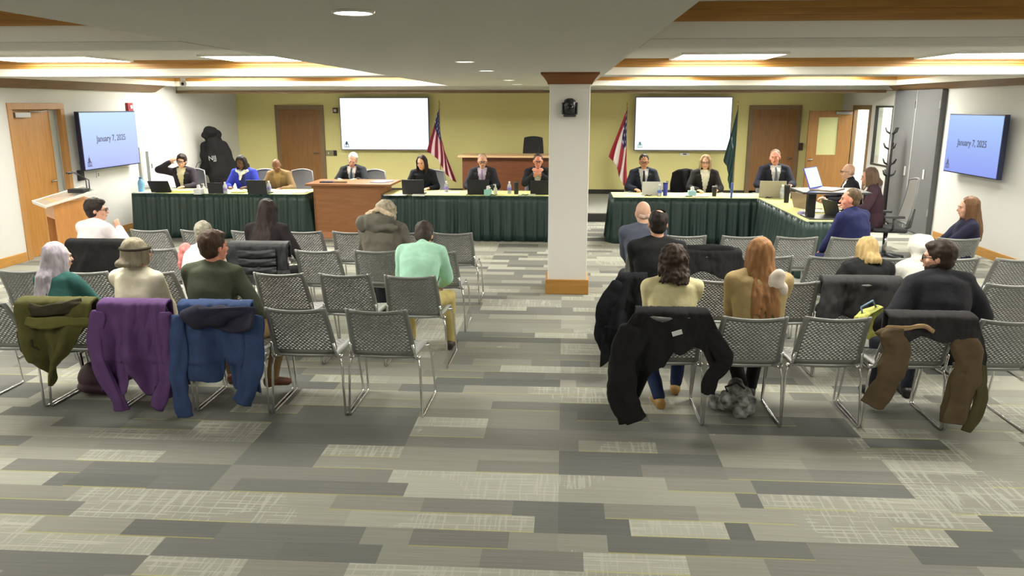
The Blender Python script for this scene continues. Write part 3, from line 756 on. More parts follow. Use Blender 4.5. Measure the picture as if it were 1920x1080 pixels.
def band(body, k):
    q = MB(); hx = k['hx']
    ring = [hx((math.sin(a)*.098, -.015-math.cos(a)*.112, .045+.006*math.cos(a))) for a in [2*math.pi*i/28 for i in range(29)]]
    q.tube(ring, .013, 8, cap=False); q.build('headband', cloth('brown headband', (72,64,52)), body)
person('woman in cream top with short grey brown hair and headband, nearest left row', -3.08, A_-.0, face=-4, s=.89, side=0, lean=(2, 6, 10), head=(-32, -2, 2), skin='fair', hair=('bob', (142,132,112), .055),
       top=('sweater', (232,224,196)), pants=(52,54,62), glasses=True, extra=band, width=.98)
person('brown haired man in olive sweater, tan trousers, knee up beside blue jacket', -2.52, A_+.02, face=-4, s=.93, side=-1, lean=(3, 8, 14), head=(-30, 2, 0), skin='ruddy', hair=('thick', (72,54,42)),
       top=('sweater', (74,80,62)), pants=(158,126,84), shoe=(110,66,44), width=1.12, feet=[(-.12,.42,.085),(.36,.16,.16, .8,.9,-.25)], knees=[(-.3,1,1),(1.0,.9,1.6)], hands=[(-.12,.3,.62),(.30,.22,.66)])
def darkcuff(b, k): pass
person('woman with dark curly shoulder length hair in cream knit sweater, nearest right row', .77, A_-.0, face=2, s=.882, lean=(2, 6, 10), head=(6, 4, 3), skin='fair', hair=('curly', (58,44,36), .12),
       top=('sweater', (226,214,158)), pants=(38,50,88), shoe=(168,130,70), width=1.08, feet=[(-.05,.10,.085),(.14,.44,.085)])
def whitehood(body, k):
    q = MB(); c = k['upp']+V((.09, -.115, .03)); q.ell(c, (.062,.035,.10), Matrix.Rotation(R(28), 3, 'Y')); q.ell(c+V((.055,.01,-.06)), (.045,.03,.06))
    link('hood', remesh(q, .01, 2, .012, 16), cloth('cream white lining', (226,212,196)), body)
person('person with very long ginger hair in tan coat with pale hood lining', 1.36, A_+.0, face=0, s=.925, lean=(3, 7, 12), head=(8, 4, 3), skin='fair', hair=('long', (148,106,68), .42, 1.5, .008),
       top=('coat', (176,150,98)), pants=(36,34,36), shoe=(48,44,44), extra=whitehood, width=1.05, feet=[(-.02,.16,.085),(.08,.38,.085)])
person('bearded man with dark hair and glasses in charcoal sweater, nearest right row', 2.56, A_+.02, face=10, s=.92, side=6, lean=(6, 12, 18), head=(52, 4, 0), skin='fair', hair=('thick', (58,46,40)), beard=(52,40,34),
       top=('coat', (36,36,42)), pants=(48,52,66), glasses=True, width=1.20, puff=.006, hands=[(-.36,.20,.66),(.36,.16,.60)])
person('man hunched over in mint green shirt and tan trousers, by the aisle', -1.22, B_+.02, face=0, s=.93, lean=(18, 28, 46), head=(0, 46, 0), skin='fair', hair=('thick', (66,58,54)),
       top=('shirt', (166,224,194)), pants=(196,176,104), shoe=(70,58,58), width=1.02, puff=.010, hands=[(-.12,.52,.60),(.14,.52,.60)], feet=[(-.16,.40,.085),(.24,.34,.085)], collar=True)
person('blonde woman in a black hooded coat, second right row', 2.48, B_-.0, face=6, s=.81, side=2, lean=(4, 8, 16), head=(16, 8, 3), skin='fair', hair=('bob', (184,158,108), .10),
       top=('puffer', (30,31,33)), pants=(40,40,46), extra=hoodpart((26,28,30), .05, .14), width=1.05, hands=[(-.34,.20,.58),(.16,.30,.60)])
person('balding man in black shirt, second right row by the aisle', .78, B_-.0, face=0, s=.965, lean=(2, 4, 8), head=(4, 6, 2), skin='fair', hair=('receding', (42,36,34)),
       top=('sweater', (30,31,33)), pants=(36,38,44), width=1.12)
person('grey haired person with pink patterned scarf in pale shirt, in front of the olive sweater', -3.12, B_, face=-8, s=.87, lean=(6, 10, 22), head=(10, 14, 0), skin='fair', hair=('short', (134,130,116)),
       top=('shirt', (196,192,186)), pants=(70,72,74), width=1.05,
       extra=lambda b, k: link('scarf', (lambda q: remesh((q.cone(k['sh'][0]+V((.02,-.02,.05)), k['sh'][0]+V((-.01,-.03,-.10)), .068, .06), q)[1], .011, 2, .012, 18))(MB()), mat('pink patterned scarf', (214,128,124), .9, vary=.35, vscale=30), b))
person('dark haired man in white shirt looking right, hand at his chin, by the podium', -4.70, C_-.0, face=-18, s=.91, lean=(4, 8, 14), head=(-52, 2, 0), skin='fair', hair=('thick', (44,36,34)),
       top=('shirt', (216,206,208)), pants=(36,38,46), glasses=True, width=1.05, hands=[(-.10,.30,.62),(.16,.22,1.02,.8,-.2,-.9)], puff=.008)
person('woman with very long black hair in black top, third left row', -2.92, C_, face=0, s=.915, lean=(4, 8, 14), head=(-6, 6, 0), skin='fair', hair=('long', (44,34,34), .44, 1.75, .006),
       top=('sweater', (38,33,36)), pants=(34,34,40), width=1.05, hands=[(-.14,.3,.62),(.36,.12,.62)])
def fur(b, k):
    q = MB(); hx = k['hx']
    for i in range(26):
        a = R(-60+120*i/25); c = k['nb']+V((math.sin(a)*.15+.0, -.14-math.cos(a)*.04, .205-.07*abs(math.sin(a)))); q.ell(c, (.026,.026,.026), None, 8, 6)
    link('fur_trim', remesh(q, .009, 1, .012, 40), mat('pale fur trim', (218,196,168), .95, bump=.8, bscale=80), b)
    q = MB(); c = k['nb']+V((0, -.12, .045)); q.ell(c+V((-.03,0,.03)), (.19,.11,.11), Matrix.Rotation(R(-12), 3, 'Y')); q.ell(c+V((-.20,.0,.0)), (.078,.08,.085)); q.ell(c+V((.02,-.02,-.045)), (.17,.095,.07))
    link('hood', remesh(q, .012, 2, .022, 12), cloth('cloth 108_105_94', (108,105,94)), b)
person('person with tousled fair hair in a bulky grey puffer coat with fur edged hood', -1.77, C_+.0, face=-4, s=.92, lean=(8, 14, 26), head=(-8, 22, 0), skin='fair', hair=('curly', (168,158,138), .04),
       top=('puffer', (104,99,88)), pants=(50,50,58), extra=fur, width=1.05)
person('bald man in slate blue sweater, behind the balding man in black', .77, C_-.0, face=-3, s=.925, lean=(4, 8, 14), head=(18, 6, 0), skin='pale', hair=('bald', (208,178,160)),
       top=('sweater', (84,90,108)), pants=(50,54,66), width=1.08)
person('person in bright white sweatshirt with the hood up, between blonde woman and bearded man', 2.88, B_+.0, face=4, s=.82, side=5, lean=(4, 10, 18), head=(10, 6, 0), skin='fair', hair=('bald', (60,50,46)),
       top=('sweater', (222,222,212)), pants=(52,54,62), puff=.02, width=.95, extra=lambda b, k: link('hood', (lambda q: remesh((q.ell(k['hx']((0,-.03,.025)), (.122,.132,.128), k['hd']), q.cone(k['hx']((0,-.03,-.03)), k['nb']+V((0,-.04,-.03)), .10, .105), q)[2], .011, 3, .018, 11))(MB()), cloth('cloth 222_222_212', (222,222,212)), b))
person('man with cropped hair in navy suit looking left, at the end of the side table', 3.14, D_+.02, face=34, s=.94, lean=(4, 8, 14), head=(38, 2, 0), skin='ruddy', hair=('crop', (104,88,66)),
       top=('suit', (38,42,92)), shirt=(225,225,228), pants=(36,40,80), width=1.12)
person('brunette woman with long hair in navy top, legs crossed, by the right wall', 4.12, D_-.15, face=80, s=.90, lean=(-14, -10, -2), head=(2, 4, 0), skin='fair', hair=('long', (112,82,58), .34, 1.1, .005),
       top=('sweater', (38,38,62)), pants=(106,98,84), shoe=(50,42,38), width=.92, feet=[(-.10,.42,.085),(-.04,.54,.50, -.2,1,-.2)], knees=[(-.2,1,1),(-.05,.5,1.6)], hands=[(-.10,.32,.66),(.10,.30,.64)])

# ================================================================ COATS OVER CHAIRS
def sleeve(parent, cx, cy, pts, r, m, name='sleeve', flat=.45):
    """flattened cloth tube with lengthwise folds and cross creases, open cuff look at the end"""
    P0 = [V((cx+p[0], cy+p[1], p[2])) for p in pts]; n0 = len(P0)
    def at(t):
        f = t*(n0-1); i = min(n0-2, int(f)); u = f-i
        a = P0[max(i-1, 0)]; b = P0[i]; c = P0[i+1]; d = P0[min(i+2, n0-1)]
        return .5*((2*b)+(c-a)*u+(2*a-5*b+4*c-d)*u*u+(3*b-a-3*c+d)*u*u*u)
    nr, ns = 26, 46; q = MB(); vs = []; sd = (cx*7.3+pts[0][0]*31) % 10
    for i in range(ns+1):
        t = i/ns; c = at(t); d = (at(min(1, t+.02))-at(max(0, t-.02))).normalized(); y_ = V((0, 1, 0)); y_ = (y_-d*y_.dot(d)).normalized(); x_ = d.cross(y_)
        R0 = (r[0]+(r[1]-r[0])*t)*(1 if t > .06 else .6+.4*t/.06)
        for k in range(nr):
            an = 2*math.pi*k/nr
            f = 1+.13*math.sin(3*an+5*t+sd)+.08*math.sin(5*an-9*t+sd*2)+.30*noise.noise(V((math.cos(an)*1.3+sd, math.sin(an)*1.3, t*5)))
            g = .22*noise.noise(V((math.cos(an)*1.0+sd, t*16, math.sin(an))))
            vs.append(c+x_*math.cos(an)*R0*(f+g*.3)+y_*math.sin(an)*R0*flat*(f+g))
    fs = [(i*nr+k, i*nr+(k+1) % nr, (i+1)*nr+(k+1) % nr, (i+1)*nr+k) for i in range(ns) for k in range(nr)]
    # closed start, recessed cuff
    fs.append(tuple(range(nr-1, -1, -1))); e = at(1)-(at(1)-at(.96))*.8; o_ = len(vs)
    for k in range(nr): v = vs[ns*nr+k]; vs.append(e+(v-at(1))*.82)
    fs += [(ns*nr+k, ns*nr+(k+1) % nr, o_+(k+1) % nr, o_+k) for k in range(nr)]; fs.append(tuple(o_+k for k in range(nr)))
    q.add(vs, fs, True)
    return q.build(name, m, parent)
def drape(label, cx, row, c, xl, xr, Lf, folds=5, amp=.028, front=.12, thick=.014, top=.838, dy=0, cat='jacket', name='jacket', m=None, seed=0):
    """cloth over a chair back: a front flap, over the top edge, then hanging behind"""
    cy = ROW[row]; m = m or cloth('cloth %d_%d_%d' % c, c); yb = -.405+dy; nu, nv = 76, 64
    def P(a, b):
        u = -1+2*a; L = Lf(u); s = -front+(L+front)*b
        if s < 0: z = top+.012+s; y = yb+.075; t = 0
        else:
            if s < .07: an = s/.07*math.pi/2*1.0; y = yb+.075-.085*math.sin(an)*1.0; z = top+.012+.014*math.cos(an)-.014*(1-math.cos(an))
            else: z = top-.005-(s-.07); y = yb-.010+min(.0, 0)
            t = max(0, s)
        k = min(1, t/.45); lo, hi = xl(t), xr(t); x = lo+(hi-lo)*a
        ph = seed*1.7
        f = math.sin(u*folds+ph+t*2.2)+.5*math.sin(u*folds*2.3+ph*2-t*3.1)
        y -= amp*(.9+.8*f)*k+.012*noise.noise(V((x*9+seed, t*9, 3.3)))+.022*k*abs(noise.noise(V((x*15+seed, t*5+x*4, 7.7))))+.008*noise.noise(V((x*34+seed, t*16, 1.7)))
        x += .018*k*math.sin(t*8+u*3+ph)
        y += (top-z)*0.03 if z < .45 else 0
        return V((cx+x, cy+y, max(.012, z)))
    o = MB().grid(P, nu, nv).build(name, m, solid=thick)
    tag(o, label, cat)
    return o
lerp = lambda a, b, t: a+(b-a)*max(0, min(1, t))
# purple fleece
pm = cloth('cloth purple fleece', (96,62,118))
o = drape('purple fleece jacket hanging over a chair back behind the headband woman', -2.885, 'A', (96,62,118), lambda t: lerp(-.235, -.262, t/.5), lambda t: lerp(.235, .25, t/.4),
      lambda u: .69-.13*math.exp(-((u+.12)/.12)**2)-.05*math.exp(-((u-.45)/.1)**2)+.02*math.sin(u*9), folds=7, amp=.034, m=pm, seed=1)
sleeve(o, -2.885, A_, [(-.235,-.43,.80), (-.262,-.455,.60), (-.235,-.47,.40), (-.15,-.47,.20), (-.14,-.46,.10)], (.055,.047), pm)
sleeve(o, -2.885, A_, [(.225,-.43,.80), (.24,-.46,.55), (.21,-.48,.32), (.13,-.47,.12)], (.052,.045), pm)
# blue ski jacket
bmt = cloth('cloth blue jacket', (52,74,122)); nvm = cloth('cloth navy yoke', (46,46,66))
o = drape('blue ski jacket with dark navy hood hanging over a chair back', -2.33, 'A', (52,74,122), lambda t: lerp(-.24, -.25, t/.4), lambda t: lerp(.25, .30, t/.3),
      lambda u: .60+.07*max(0, u)-.20*math.exp(-((u-.12)/.13)**2)-.04*max(0,-u), folds=6, amp=.04, m=bmt, seed=2)
sleeve(o, -2.33, A_, [(-.235,-.43,.78), (-.245,-.47,.50), (-.25,-.48,.25), (-.225,-.47,.07)], (.062,.052), bmt)
sleeve(o, -2.33, A_, [(.25,-.42,.78), (.29,-.46,.56), (.25,-.49,.34), (.18,-.48,.18)], (.07,.06), bmt)
yk = MB().grid(lambda a, b: (lambda z: V((-2.33+(-.10+.40*a), A_-.455-.03*math.sin(a*5+b*3)-.02*b, z)))(.845-.17*b*(.55+.45*math.sin(a*2.6))), 16, 8).build('yoke', nvm, o, solid=.012)
q = MB(); q.ell((-2.38, A_-.445, .775), (.17,.055,.085)); q.ell((-2.30, A_-.43, .80), (.22,.05,.05)); link('hood', remesh(q, .012, 2, .02, 10), nvm, o)
# olive coat
om = cloth('cloth olive coat', (86,84,40)); od = cloth('cloth dark olive lining', (60,58,38))
o = drape('olive green parka bundled over a chair back under the lavender hair', -3.44, 'A', (86,84,40), lambda t: lerp(-.26, -.12, (t-.12)/.5), lambda t: lerp(.27, .02, (t-.12)/.45),
      lambda u: .40+.24*(1-abs(u+.1)**1.5), folds=4, amp=.05, m=om, seed=3, thick=.02)
sleeve(o, -3.44, A_, [(-.27,-.40,.71), (-.1,-.47,.715), (.1,-.47,.73), (.28,-.42,.72)], (.038,.034), cloth('cloth olive sleeve', (104,102,48)))
sleeve(o, -3.44, A_, [(-.22,-.40,.80), (-.05,-.45,.80), (.12,-.45,.83), (.20,-.40,.84)], (.045,.036), od, 'collar')
sleeve(o, -3.44, A_, [(-.22,-.42,.66), (-.19,-.46,.56), (-.17,-.45,.50)], (.06,.05), od, 'cuff')
# cream woman's black jacket
bk = cloth('cloth black jacket', (34,34,36))
o = drape('black jacket with small white tag, on the chair of the cream sweater woman', .71, 'A', (34,34,36), lambda t: lerp(-.225, -.35, (t-.03)/.22), lambda t: lerp(.235, .37, (t-.03)/.25),
      lambda u: .30+.13*lerp(0,1,(-.0-u)/.12)+.22*lerp(0,1,(-.38-u)/.14)+.12*lerp(0,1,(u-.6)/.15)+.02*math.sin(u*11), folds=5, amp=.045, m=bk, seed=4)
sleeve(o, .71, A_, [(-.24,-.42,.76), (-.31,-.46,.52), (-.29,-.47,.30), (-.22,-.46,.12)], (.095,.085), bk)
sleeve(o, .71, A_, [(.24,-.42,.72), (.33,-.45,.60), (.35,-.45,.53), (.28,-.43,.42), (.26,-.40,.30)], (.06,.045), bk)
MB().box((.71+.0, A_-.475, .715), (.71+.065, A_-.468, .745), Matrix.Rotation(R(-18), 3, 'Y')).build('tag', mat('white tag', (225,225,225), .6), o)
# black coat on second row aisle chair
o = drape('long black coat hanging off the aisle chair of the balding man', .69, 'B', (28,30,34), lambda t: lerp(-.24, -.36, t/.3), lambda t: lerp(-.02, -.05, t/.4),
      lambda u: .62-.14*u, folds=3, amp=.06, m=cloth('cloth blue black coat', (24,26,32)), seed=5, thick=.02)
sleeve(o, .69, B_, [(-.22,-.41,.80), (-.33,-.46,.60), (-.33,-.46,.38), (-.27,-.45,.24)], (.085,.075), cloth('cloth blue black coat', (24,26,32)))
# brown canvas jacket
bj = cloth('cloth brown canvas', (100,82,58)); ch = cloth('cloth charcoal lining', (48,46,48))
o = drape('brown canvas work jacket with dark collar, over the bearded man chair', 2.32, 'A', (48,46,48), lambda t: lerp(-.25, -.26, t/.3), lambda t: lerp(.27, .36, t/.3),
      lambda u: .20+.02*math.sin(u*7)+.14*lerp(0,1,(u-.35)/.3), folds=4, amp=.035, m=ch, seed=6, thick=.02)
sleeve(o, 2.32, A_, [(-.22,-.42,.78), (-.20,-.45,.62), (-.24,-.46,.42), (-.31,-.44,.26)], (.095,.07), bj)
sleeve(o, 2.32, A_, [(.22,-.42,.72), (.26,-.46,.55), (.22,-.46,.34), (.20,-.45,.16)], (.085,.085), bj)
sleeve(o, 2.32, A_, [(.27,-.42,.70), (.33,-.45,.50), (.35,-.46,.30), (.30,-.45,.10)], (.05,.035), cloth('cloth olive edge', (84,78,48)), 'jacket_front')
sleeve(o, 2.32, A_, [(-.27,-.43,.775), (-.15,-.455,.785), (-.05,-.455,.80), (.02,-.45,.76)], (.016,.012), cloth('cloth tan binding', (176,144,104)), 'collar_edge')
# other coats
o = drape('black jacket bundled over an empty chair back, third right row', 1.35, 'C', (30,29,30), lambda t: lerp(-.27, -.27, t/.3), lambda t: lerp(.25, .30, t/.3), lambda u: .26+.03*math.sin(u*5), folds=4, amp=.04, m=bk, seed=7, thick=.03, top=.85)
sleeve(o, 1.35, C_, [(-.24,-.38,.86), (0,-.40,.88), (.20,-.39,.85), (.28,-.40,.70)], (.05,.04), bk)
o = drape('glossy black puffer coat over the chair of the long black haired woman', -2.83, 'C', (38,40,44), lambda t: -.30, lambda t: .27, lambda u: .28, folds=2, amp=.02, m=mat('black puffer nylon', (32,35,39), .62, bump=.5, bscale=12), seed=8, thick=.04, top=.86)
for zz in (.80, .72, .64): sleeve(o, -2.83, C_, [(-.2,-.455,zz), (0,-.465,zz-.005), (.17,-.455,zz)], (.036,.036), mat('black puffer nylon', (38,42,46), .45), 'quilted_panel')
sleeve(o, -2.83, C_, [(-.27,-.40,.84), (-.30,-.42,.66), (-.25,-.40,.50)], (.05,.04), bk)
drape('black coat draped over the chair of the white shirt man', -4.41, 'C', (26,25,26), lambda t: lerp(-.30, -.33, t/.3), lambda t: lerp(.26, .32, t/.4), lambda u: .46+.12*max(0,u), folds=4, amp=.03, m=cloth('cloth jet coat', (24,23,24)), seed=9, thick=.03, top=.87)
o = drape('black quilted coat hanging around the blonde woman chair back', 2.30, 'B', (34,34,37), lambda t: lerp(-.30, -.34, t/.3), lambda t: .29, lambda u: .36+.04*math.sin(u*4), folds=4, amp=.06, m=mat('dull black quilted cloth', (34,34,36), .75, bump=.4, bscale=10), seed=10, thick=.04, top=.83)
# ================================================================ BAGS AND FLOOR THINGS
p = atz(174, 748)
q = MB(); q.ell((0, 0, .13), (.17,.09,.13)); q.ell((0, 0, .06), (.18,.10,.06))
me = remesh(q, .01, 1, .012, 9)
for v in me.vertices: v.co.z = max(.003, v.co.z)
bg = link('handbag', me, mat('maroon leather', (78,48,64), .5, bump=.2, bscale=30), None, (p.x, p.y+.12, 0)); tag(bg, 'maroon handbag on the carpet beside the purple fleece', 'bag')
MB().tube([(-.12,0,.22), (-.13,0,.32), (-.05,-.02,.36), (.05,-.02,.34), (.10,0,.22)], .008).build('handle', mat('dark strap', (36,30,34), .5), bg)
p = atz(1380, 785); q = MB(); rr = random.Random(3)
for i in range(26): q.ell((rr.uniform(-.13,.13), rr.uniform(-.08,.08), rr.uniform(.03,.14)), (rr.uniform(.03,.06),)*3, None, 10, 7)
q.ell((.02,.05,.16), (.07,.06,.09))
me = remesh(q, .009, 1, .012, 20)
for v in me.vertices: v.co.z = max(.003, v.co.z)
m = mat('silver and black crinkled fabric', (140,140,138), .45, vary=.97, vscale=19, bump=.8, bscale=20)
bg = link('bag', me, m, None, (p.x, p.y+.1, 0)); tag(bg, 'crumpled silver and black bag on the floor under the ginger haired person', 'bag')
MB().tube([(-.05,-.05,.16), (-.08,-.06,.22), (.0,-.05,.25), (.06,-.03,.2)], .008).build('handle', black, bg)
p = atz(709, 577); q = MB(); q.box((-.12,-.07,0), (.12,.09,.30)); bg = q.build('backpack', mat('black nylon', (20,20,22), .6), None, .03, loc=(p.x, p.y+.1, 0)); tag(bg, 'black backpack on the floor under the puffer coat person chair', 'bag')
MB().box((-.09,-.09,.03), (.09,-.068,.16)).build('pocket', mat('black nylon', (20,20,22), .6), bg, .01)
MB().tube([(-.03,0,.30), (-.03,0,.34), (.03,0,.34), (.03,0,.30)], .006).build('handle', black, bg)
# patterned paper bag held by the bearded man
fh = V((2.16, A_+.10, .72)); q = MB(); q.box((-.10,-.05,-.10), (.10,.05,.08)); 
me = remesh(q, .012, 2, .03, 11)
o = link('tote_bag', me, mat('yellow green floral cloth', (184,186,96), .8, vary=.4, vscale=22), None, fh+V((.02,.02,-.04))); o.rotation_euler = (0, R(-24), R(20)); tag(o, 'yellow green patterned tote by the bearded man hand', 'bag')
MB().tube([(-.06,0,.07), (-.05,0,.13), (.05,0,.13), (.06,0,.07)], .007).build('handle', mat('blue handle', (120,146,176), .6), o)

# ================================================================ TABLES
TZ = .735
skirtm = mat('dark green skirt satin', (32,54,50), .45, bump=.1, bscale=40, vary=.10, vscale=5)
clothm = mat('pale yellow table cloth', (226,224,150), .8)
def skirted(label, poly, path, group='green skirted meeting tables'):
    cx = sum(p[0] for p in poly)/len(poly); cy = sum(p[1] for p in poly)/len(poly)
    t = empty('skirted_table', (cx, cy, 0)); tag(t, label, 'table')
    q = [(x-cx, y-cy) for x, y in poly]
    MB().prism(q, TZ-.03, TZ-.004).build('tabletop', dgrey, t)
    MB().prism([(x*1.002, y*1.01) for x, y in q], TZ-.006, TZ).build('tablecloth', clothm, t)
    for x, y in q:
        k = .88; MB().tube([(x*k, y*k, 0), (x*k, y*k, TZ-.03)], .018).build('leg', steel, t)
    pp = [V((x-cx, y-cy)) for x, y in path]; seg = [(pp[i+1]-pp[i]).length for i in range(len(pp)-1)]; Lt = sum(seg); nu = int(Lt/.0125)
    def P(a, b):
        s = a*Lt; i = 0
        while i < len(seg)-1 and s > seg[i]: s -= seg[i]; i += 1
        d = (pp[i+1]-pp[i]).normalized(); p = pp[i]+d*s; n_ = V((d.y, -d.x)); g = a*Lt
        f = .6*(math.sin(g*38+2.6*math.sin(g*3.1))*.5+.5)+.4*(math.sin(g*71+1.9*math.sin(g*5.3))*.5+.5); k = .35+.65*b
        off = .008+.070*f*k+.02*b*noise.noise(V((g*2.3, b, 1.1)))+.035*b
        zz = TZ-.012-(TZ-.022)*b
        return V((p.x+n_.x*off, p.y+n_.y*off, zz))
    MB().grid(P, nu, 7).build('table_skirt', skirtm, t, solid=.004)
    MB().grid(lambda a, b: (lambda v: V((v.x, v.y, TZ-.002-.03*b)))(P(a, .0)), nu//4, 1).build('skirt_band', mat('green skirt band', (40,66,58), .6), t, solid=.006)
    return t
skirted('long left table with dark green skirt, between left wall and reddish wooden desk', [(-7.12,12.52),(-4.2,12.52),(-4.2,13.27),(-7.12,13.27)], [(-7.12,13.27),(-7.12,12.52),(-4.2,12.52),(-4.2,13.27)])
skirted('middle table with dark green skirt, between wooden desk and white column', [(-2.92,12.52),(.22,12.52),(.22,13.27),(-2.92,13.27)], [(-2.92,13.27),(-2.92,12.52),(.22,12.52),(.22,13.27)])
skirted('right table with dark green skirt facing the audience, under the right white screen', [(.80,12.42),(3.07,12.42),(3.83,12.42),(3.83,13.15),(.80,13.15)], [(.80,13.15),(.80,12.42),(3.07,12.42)])
skirted('side table with dark green skirt running toward the camera at the far right', [(3.05,9.95),(3.80,9.95),(3.80,12.40),(3.05,12.40)], [(3.05,12.42),(3.05,9.95),(3.80,9.95),(3.80,12.40)])

# wooden desk in the middle
t = empty('wooden_desk', (-3.52, 12.95, 0)); tag(t, 'reddish brown wooden desk standing between the two green skirted tables', 'desk')
MB().box((-.56,-.33,0), (.56,-.30,.865)).build('front_panel', deskw, t, .004)
for sx in (-1, 1): MB().box((sx*.56-.015,-.33,0), (sx*.56+.015,.38,.865)).build('side_panel', deskw, t, .004)
MB().box((-.68,-.43,.868), (.74,.42,.905)).build('desktop', deskw, t, .008)
MB().box((-.60,-.36,.83), (.60,-.33,.868)).build('top_moulding', deskw, t, .004)
MB().box((-.60,-.36,0), (.60,-.33,.10)).build('base_moulding', mat('paler base wood', (176,120,84), .5), t, .004)

# judge bench on the dais
t = empty('raised_bench', (-.9, 16.3, dz)); tag(t, 'tall dark wooden bench with pale edged top on the dais behind the tables', 'bench')
MB().box((-1.16,-.3,0), (1.25,-.26,.95)).build('front_panel', benchw, t, .004)
for x in (-1.16, 1.21): MB().box((x,-.26,0), (x+.04,.4,.95)).build('side_panel', benchw, t)
MB().box((-1.24,-.40,.95), (1.33,.45,.99)).build('bench_top', mat('pale laminate edge', (206,170,128), .4), t, .006)
q = MB().tube([(.40,.0,.99), (.40,.0,1.10), (.40,-.03,1.16)], .006); q.build('microphone', black, t)
def office_chair(x, y, rz, label, c=(104,105,108), backh=.46, z=0, leather=False, proto=[None]):
    t = empty('office_chair', (x, y, z), R(rz)); tag(t, label, 'chair')
    m = mat('office mesh %d' % c[0], c, .7, bump=.3, bscale=300)
    MB().box((-.24,-.22,.44), (.24,.24,.50)).build('seat', mat('office seat fabric', (52,52,56), .85), t, .03)
    def P(a, b):
        u = -1+2*a; return V((u*(.235-.04*b*b), -.24-.10*b-.0+.05*(u*u)-.02*math.sin(b*3), .55+backh*b-.03*b*u*u))
    MB().grid(P, 10, 10).build('backrest', m, t, solid=.05 if leather else .014, bevel=.01)
    if not leather:
        q = MB(); ring = [P(a, b) for a, b in [(0,0),(0,.25),(0,.5),(0,.75),(0,1),(.25,1),(.5,1),(.75,1),(1,1),(1,.75),(1,.5),(1,.25),(1,0),(.5,0),(0,0)]]; q.tube(ring, .014, 8); q.build('back_frame', mat('light chair frame', (126,126,130), .5), t)
    MB().tube([(0,-.18,.44), (0,-.30,.50), (0,-.33,.75)], .025).build('back_support', dgrey, t)
    for sx in (-1, 1): q = MB(); q.tube([(sx*.25,0,.47), (sx*.30,0,.52), (sx*.30,0,.66)], .016); q.box((sx*.30-.035,-.13,.655), (sx*.30+.035,.13,.685)); q.build('armrest', dgrey, t)
    MB().lathe([(.03,.10),(.03,.44)]).build('column', chrome, t)
    q = MB()
    for k in range(5):
        a = 2*math.pi*k/5; q.tube([(0,0,.11), (.30*math.cos(a), .30*math.sin(a), .07)], [.026,.018])
    q.build('base', dgrey, t)
    for k in range(5):
        a = 2*math.pi*k/5; MB().ell((.30*math.cos(a), .30*math.sin(a), .031), (.026,.026,.031), None, 10, 8).build('caster', black, t)
    return t
office_chair(-.66, 16.95, 180, 'tall black leather chair rising behind the dark raised bench', (34,34,36), .78, dz, True)

TY = 13.55
def tp(label, px, Y, **k): 
    return person(label, aty(px, 300, Y).x, Y, 180+k.pop('turn', 0), **k)
lap = [(-.16,.36,.80), (.16,.36,.80)]
TH = 13.70
tp('man in dark blazer and cream shirt with one hand raised to his head', 343, TH-.1, s=.96, lean=(4,8,12), head=(12,6,-6), skin='fair', hair=('thick',(44,34,32)), top=('suit',(46,40,50)), shirt=(222,208,170), pants=(40,40,46), glasses=True, hands=[(-.16,.36,.80),(.20,.12,1.22,1.0,.3,-.3)])
tp('woman with long dark hair in bright blue jacket and white scarf', 458, TH-.1, s=.96, lean=(6,10,18), head=(0,22,0), skin='dark', hair=('long',(34,28,28),.10,1.1), top=('suit',(44,58,196)), shirt=(60,60,120), pants=(36,36,60), hands=lap,
   extra=lambda b, k: link('scarf', (lambda q: remesh((q.cone(k['nb']+V((-.09,.05,-.01)), k['nb']+V((0,.10,-.05)), .035,.04), q.cone(k['nb']+V((.09,.05,-.01)), k['nb']+V((0,.10,-.05)), .035,.04), q.cone(k['nb']+V((0,.11,-.05)), k['nb']+V((.02,.13,-.16)), .035,.02), q)[3], .010, 1, .01, 20))(MB()), cloth('white patterned scarf', (206,212,216), .3), b))
tp('bald man in tan jacket looking down, left of the wooden desk', 524, TH-.05, s=.93, lean=(8,12,20), head=(6,26,4), skin='brown', hair=('bald',(70,50,42)), top=('suit',(140,112,74)), shirt=(168,136,84), pants=(60,52,44), hands=lap)
tp('white haired man in black suit looking down behind the wooden desk', 662, TH+.05, s=.99, lean=(5,8,12), head=(8,22,-14), skin='pale', hair=('short',(196,190,182)), top=('suit',(36,40,46)), shirt=(228,228,228), tie=(70,90,110), pants=(36,38,44), hands=[(-.16,.40,.90),(.16,.40,.90)])
tp('woman with long straight dark hair in black top behind laptop, middle table', 793, TH-.1, s=.96, lean=(6,8,12), head=(-10,12,0), skin='fair', hair=('long',(46,34,32),.30,1.2,.003), top=('sweater',(28,32,42)), pants=(30,32,40), hands=lap)
tp('balding man with glasses in dark suit with pink lavender shirt', 905, TH-.1, s=.985, lean=(4,6,12), head=(10,12,0), skin='fair', hair=('receding',(150,130,110)), top=('suit',(46,46,56)), shirt=(208,192,224), tie=(150,130,180), pants=(40,40,48), glasses=True, hands=lap)
tp('man in dark suit with both hands folded before his mouth, next to the white column', 1009, TH-.1, s=.985, lean=(6,8,12), head=(4,8,0), skin='ruddy', hair=('short',(70,58,50)), top=('suit',(34,36,40)), shirt=(226,226,228), pants=(34,36,40), glasses=True, hands=[(-.03,.23,1.03,-.9,.2,-.8),(.03,.23,1.03,.9,.2,-.8)])
tp('man with dark swept hair, glasses and navy suit with black tie, right table', 1207, TH-.2, s=.985, lean=(3,5,8), head=(0,8,0), skin='tan', hair=('short',(42,34,32)), top=('suit',(34,38,54)), shirt=(222,222,226), tie=(44,46,54), pants=(34,38,54), glasses=True, hands=lap)
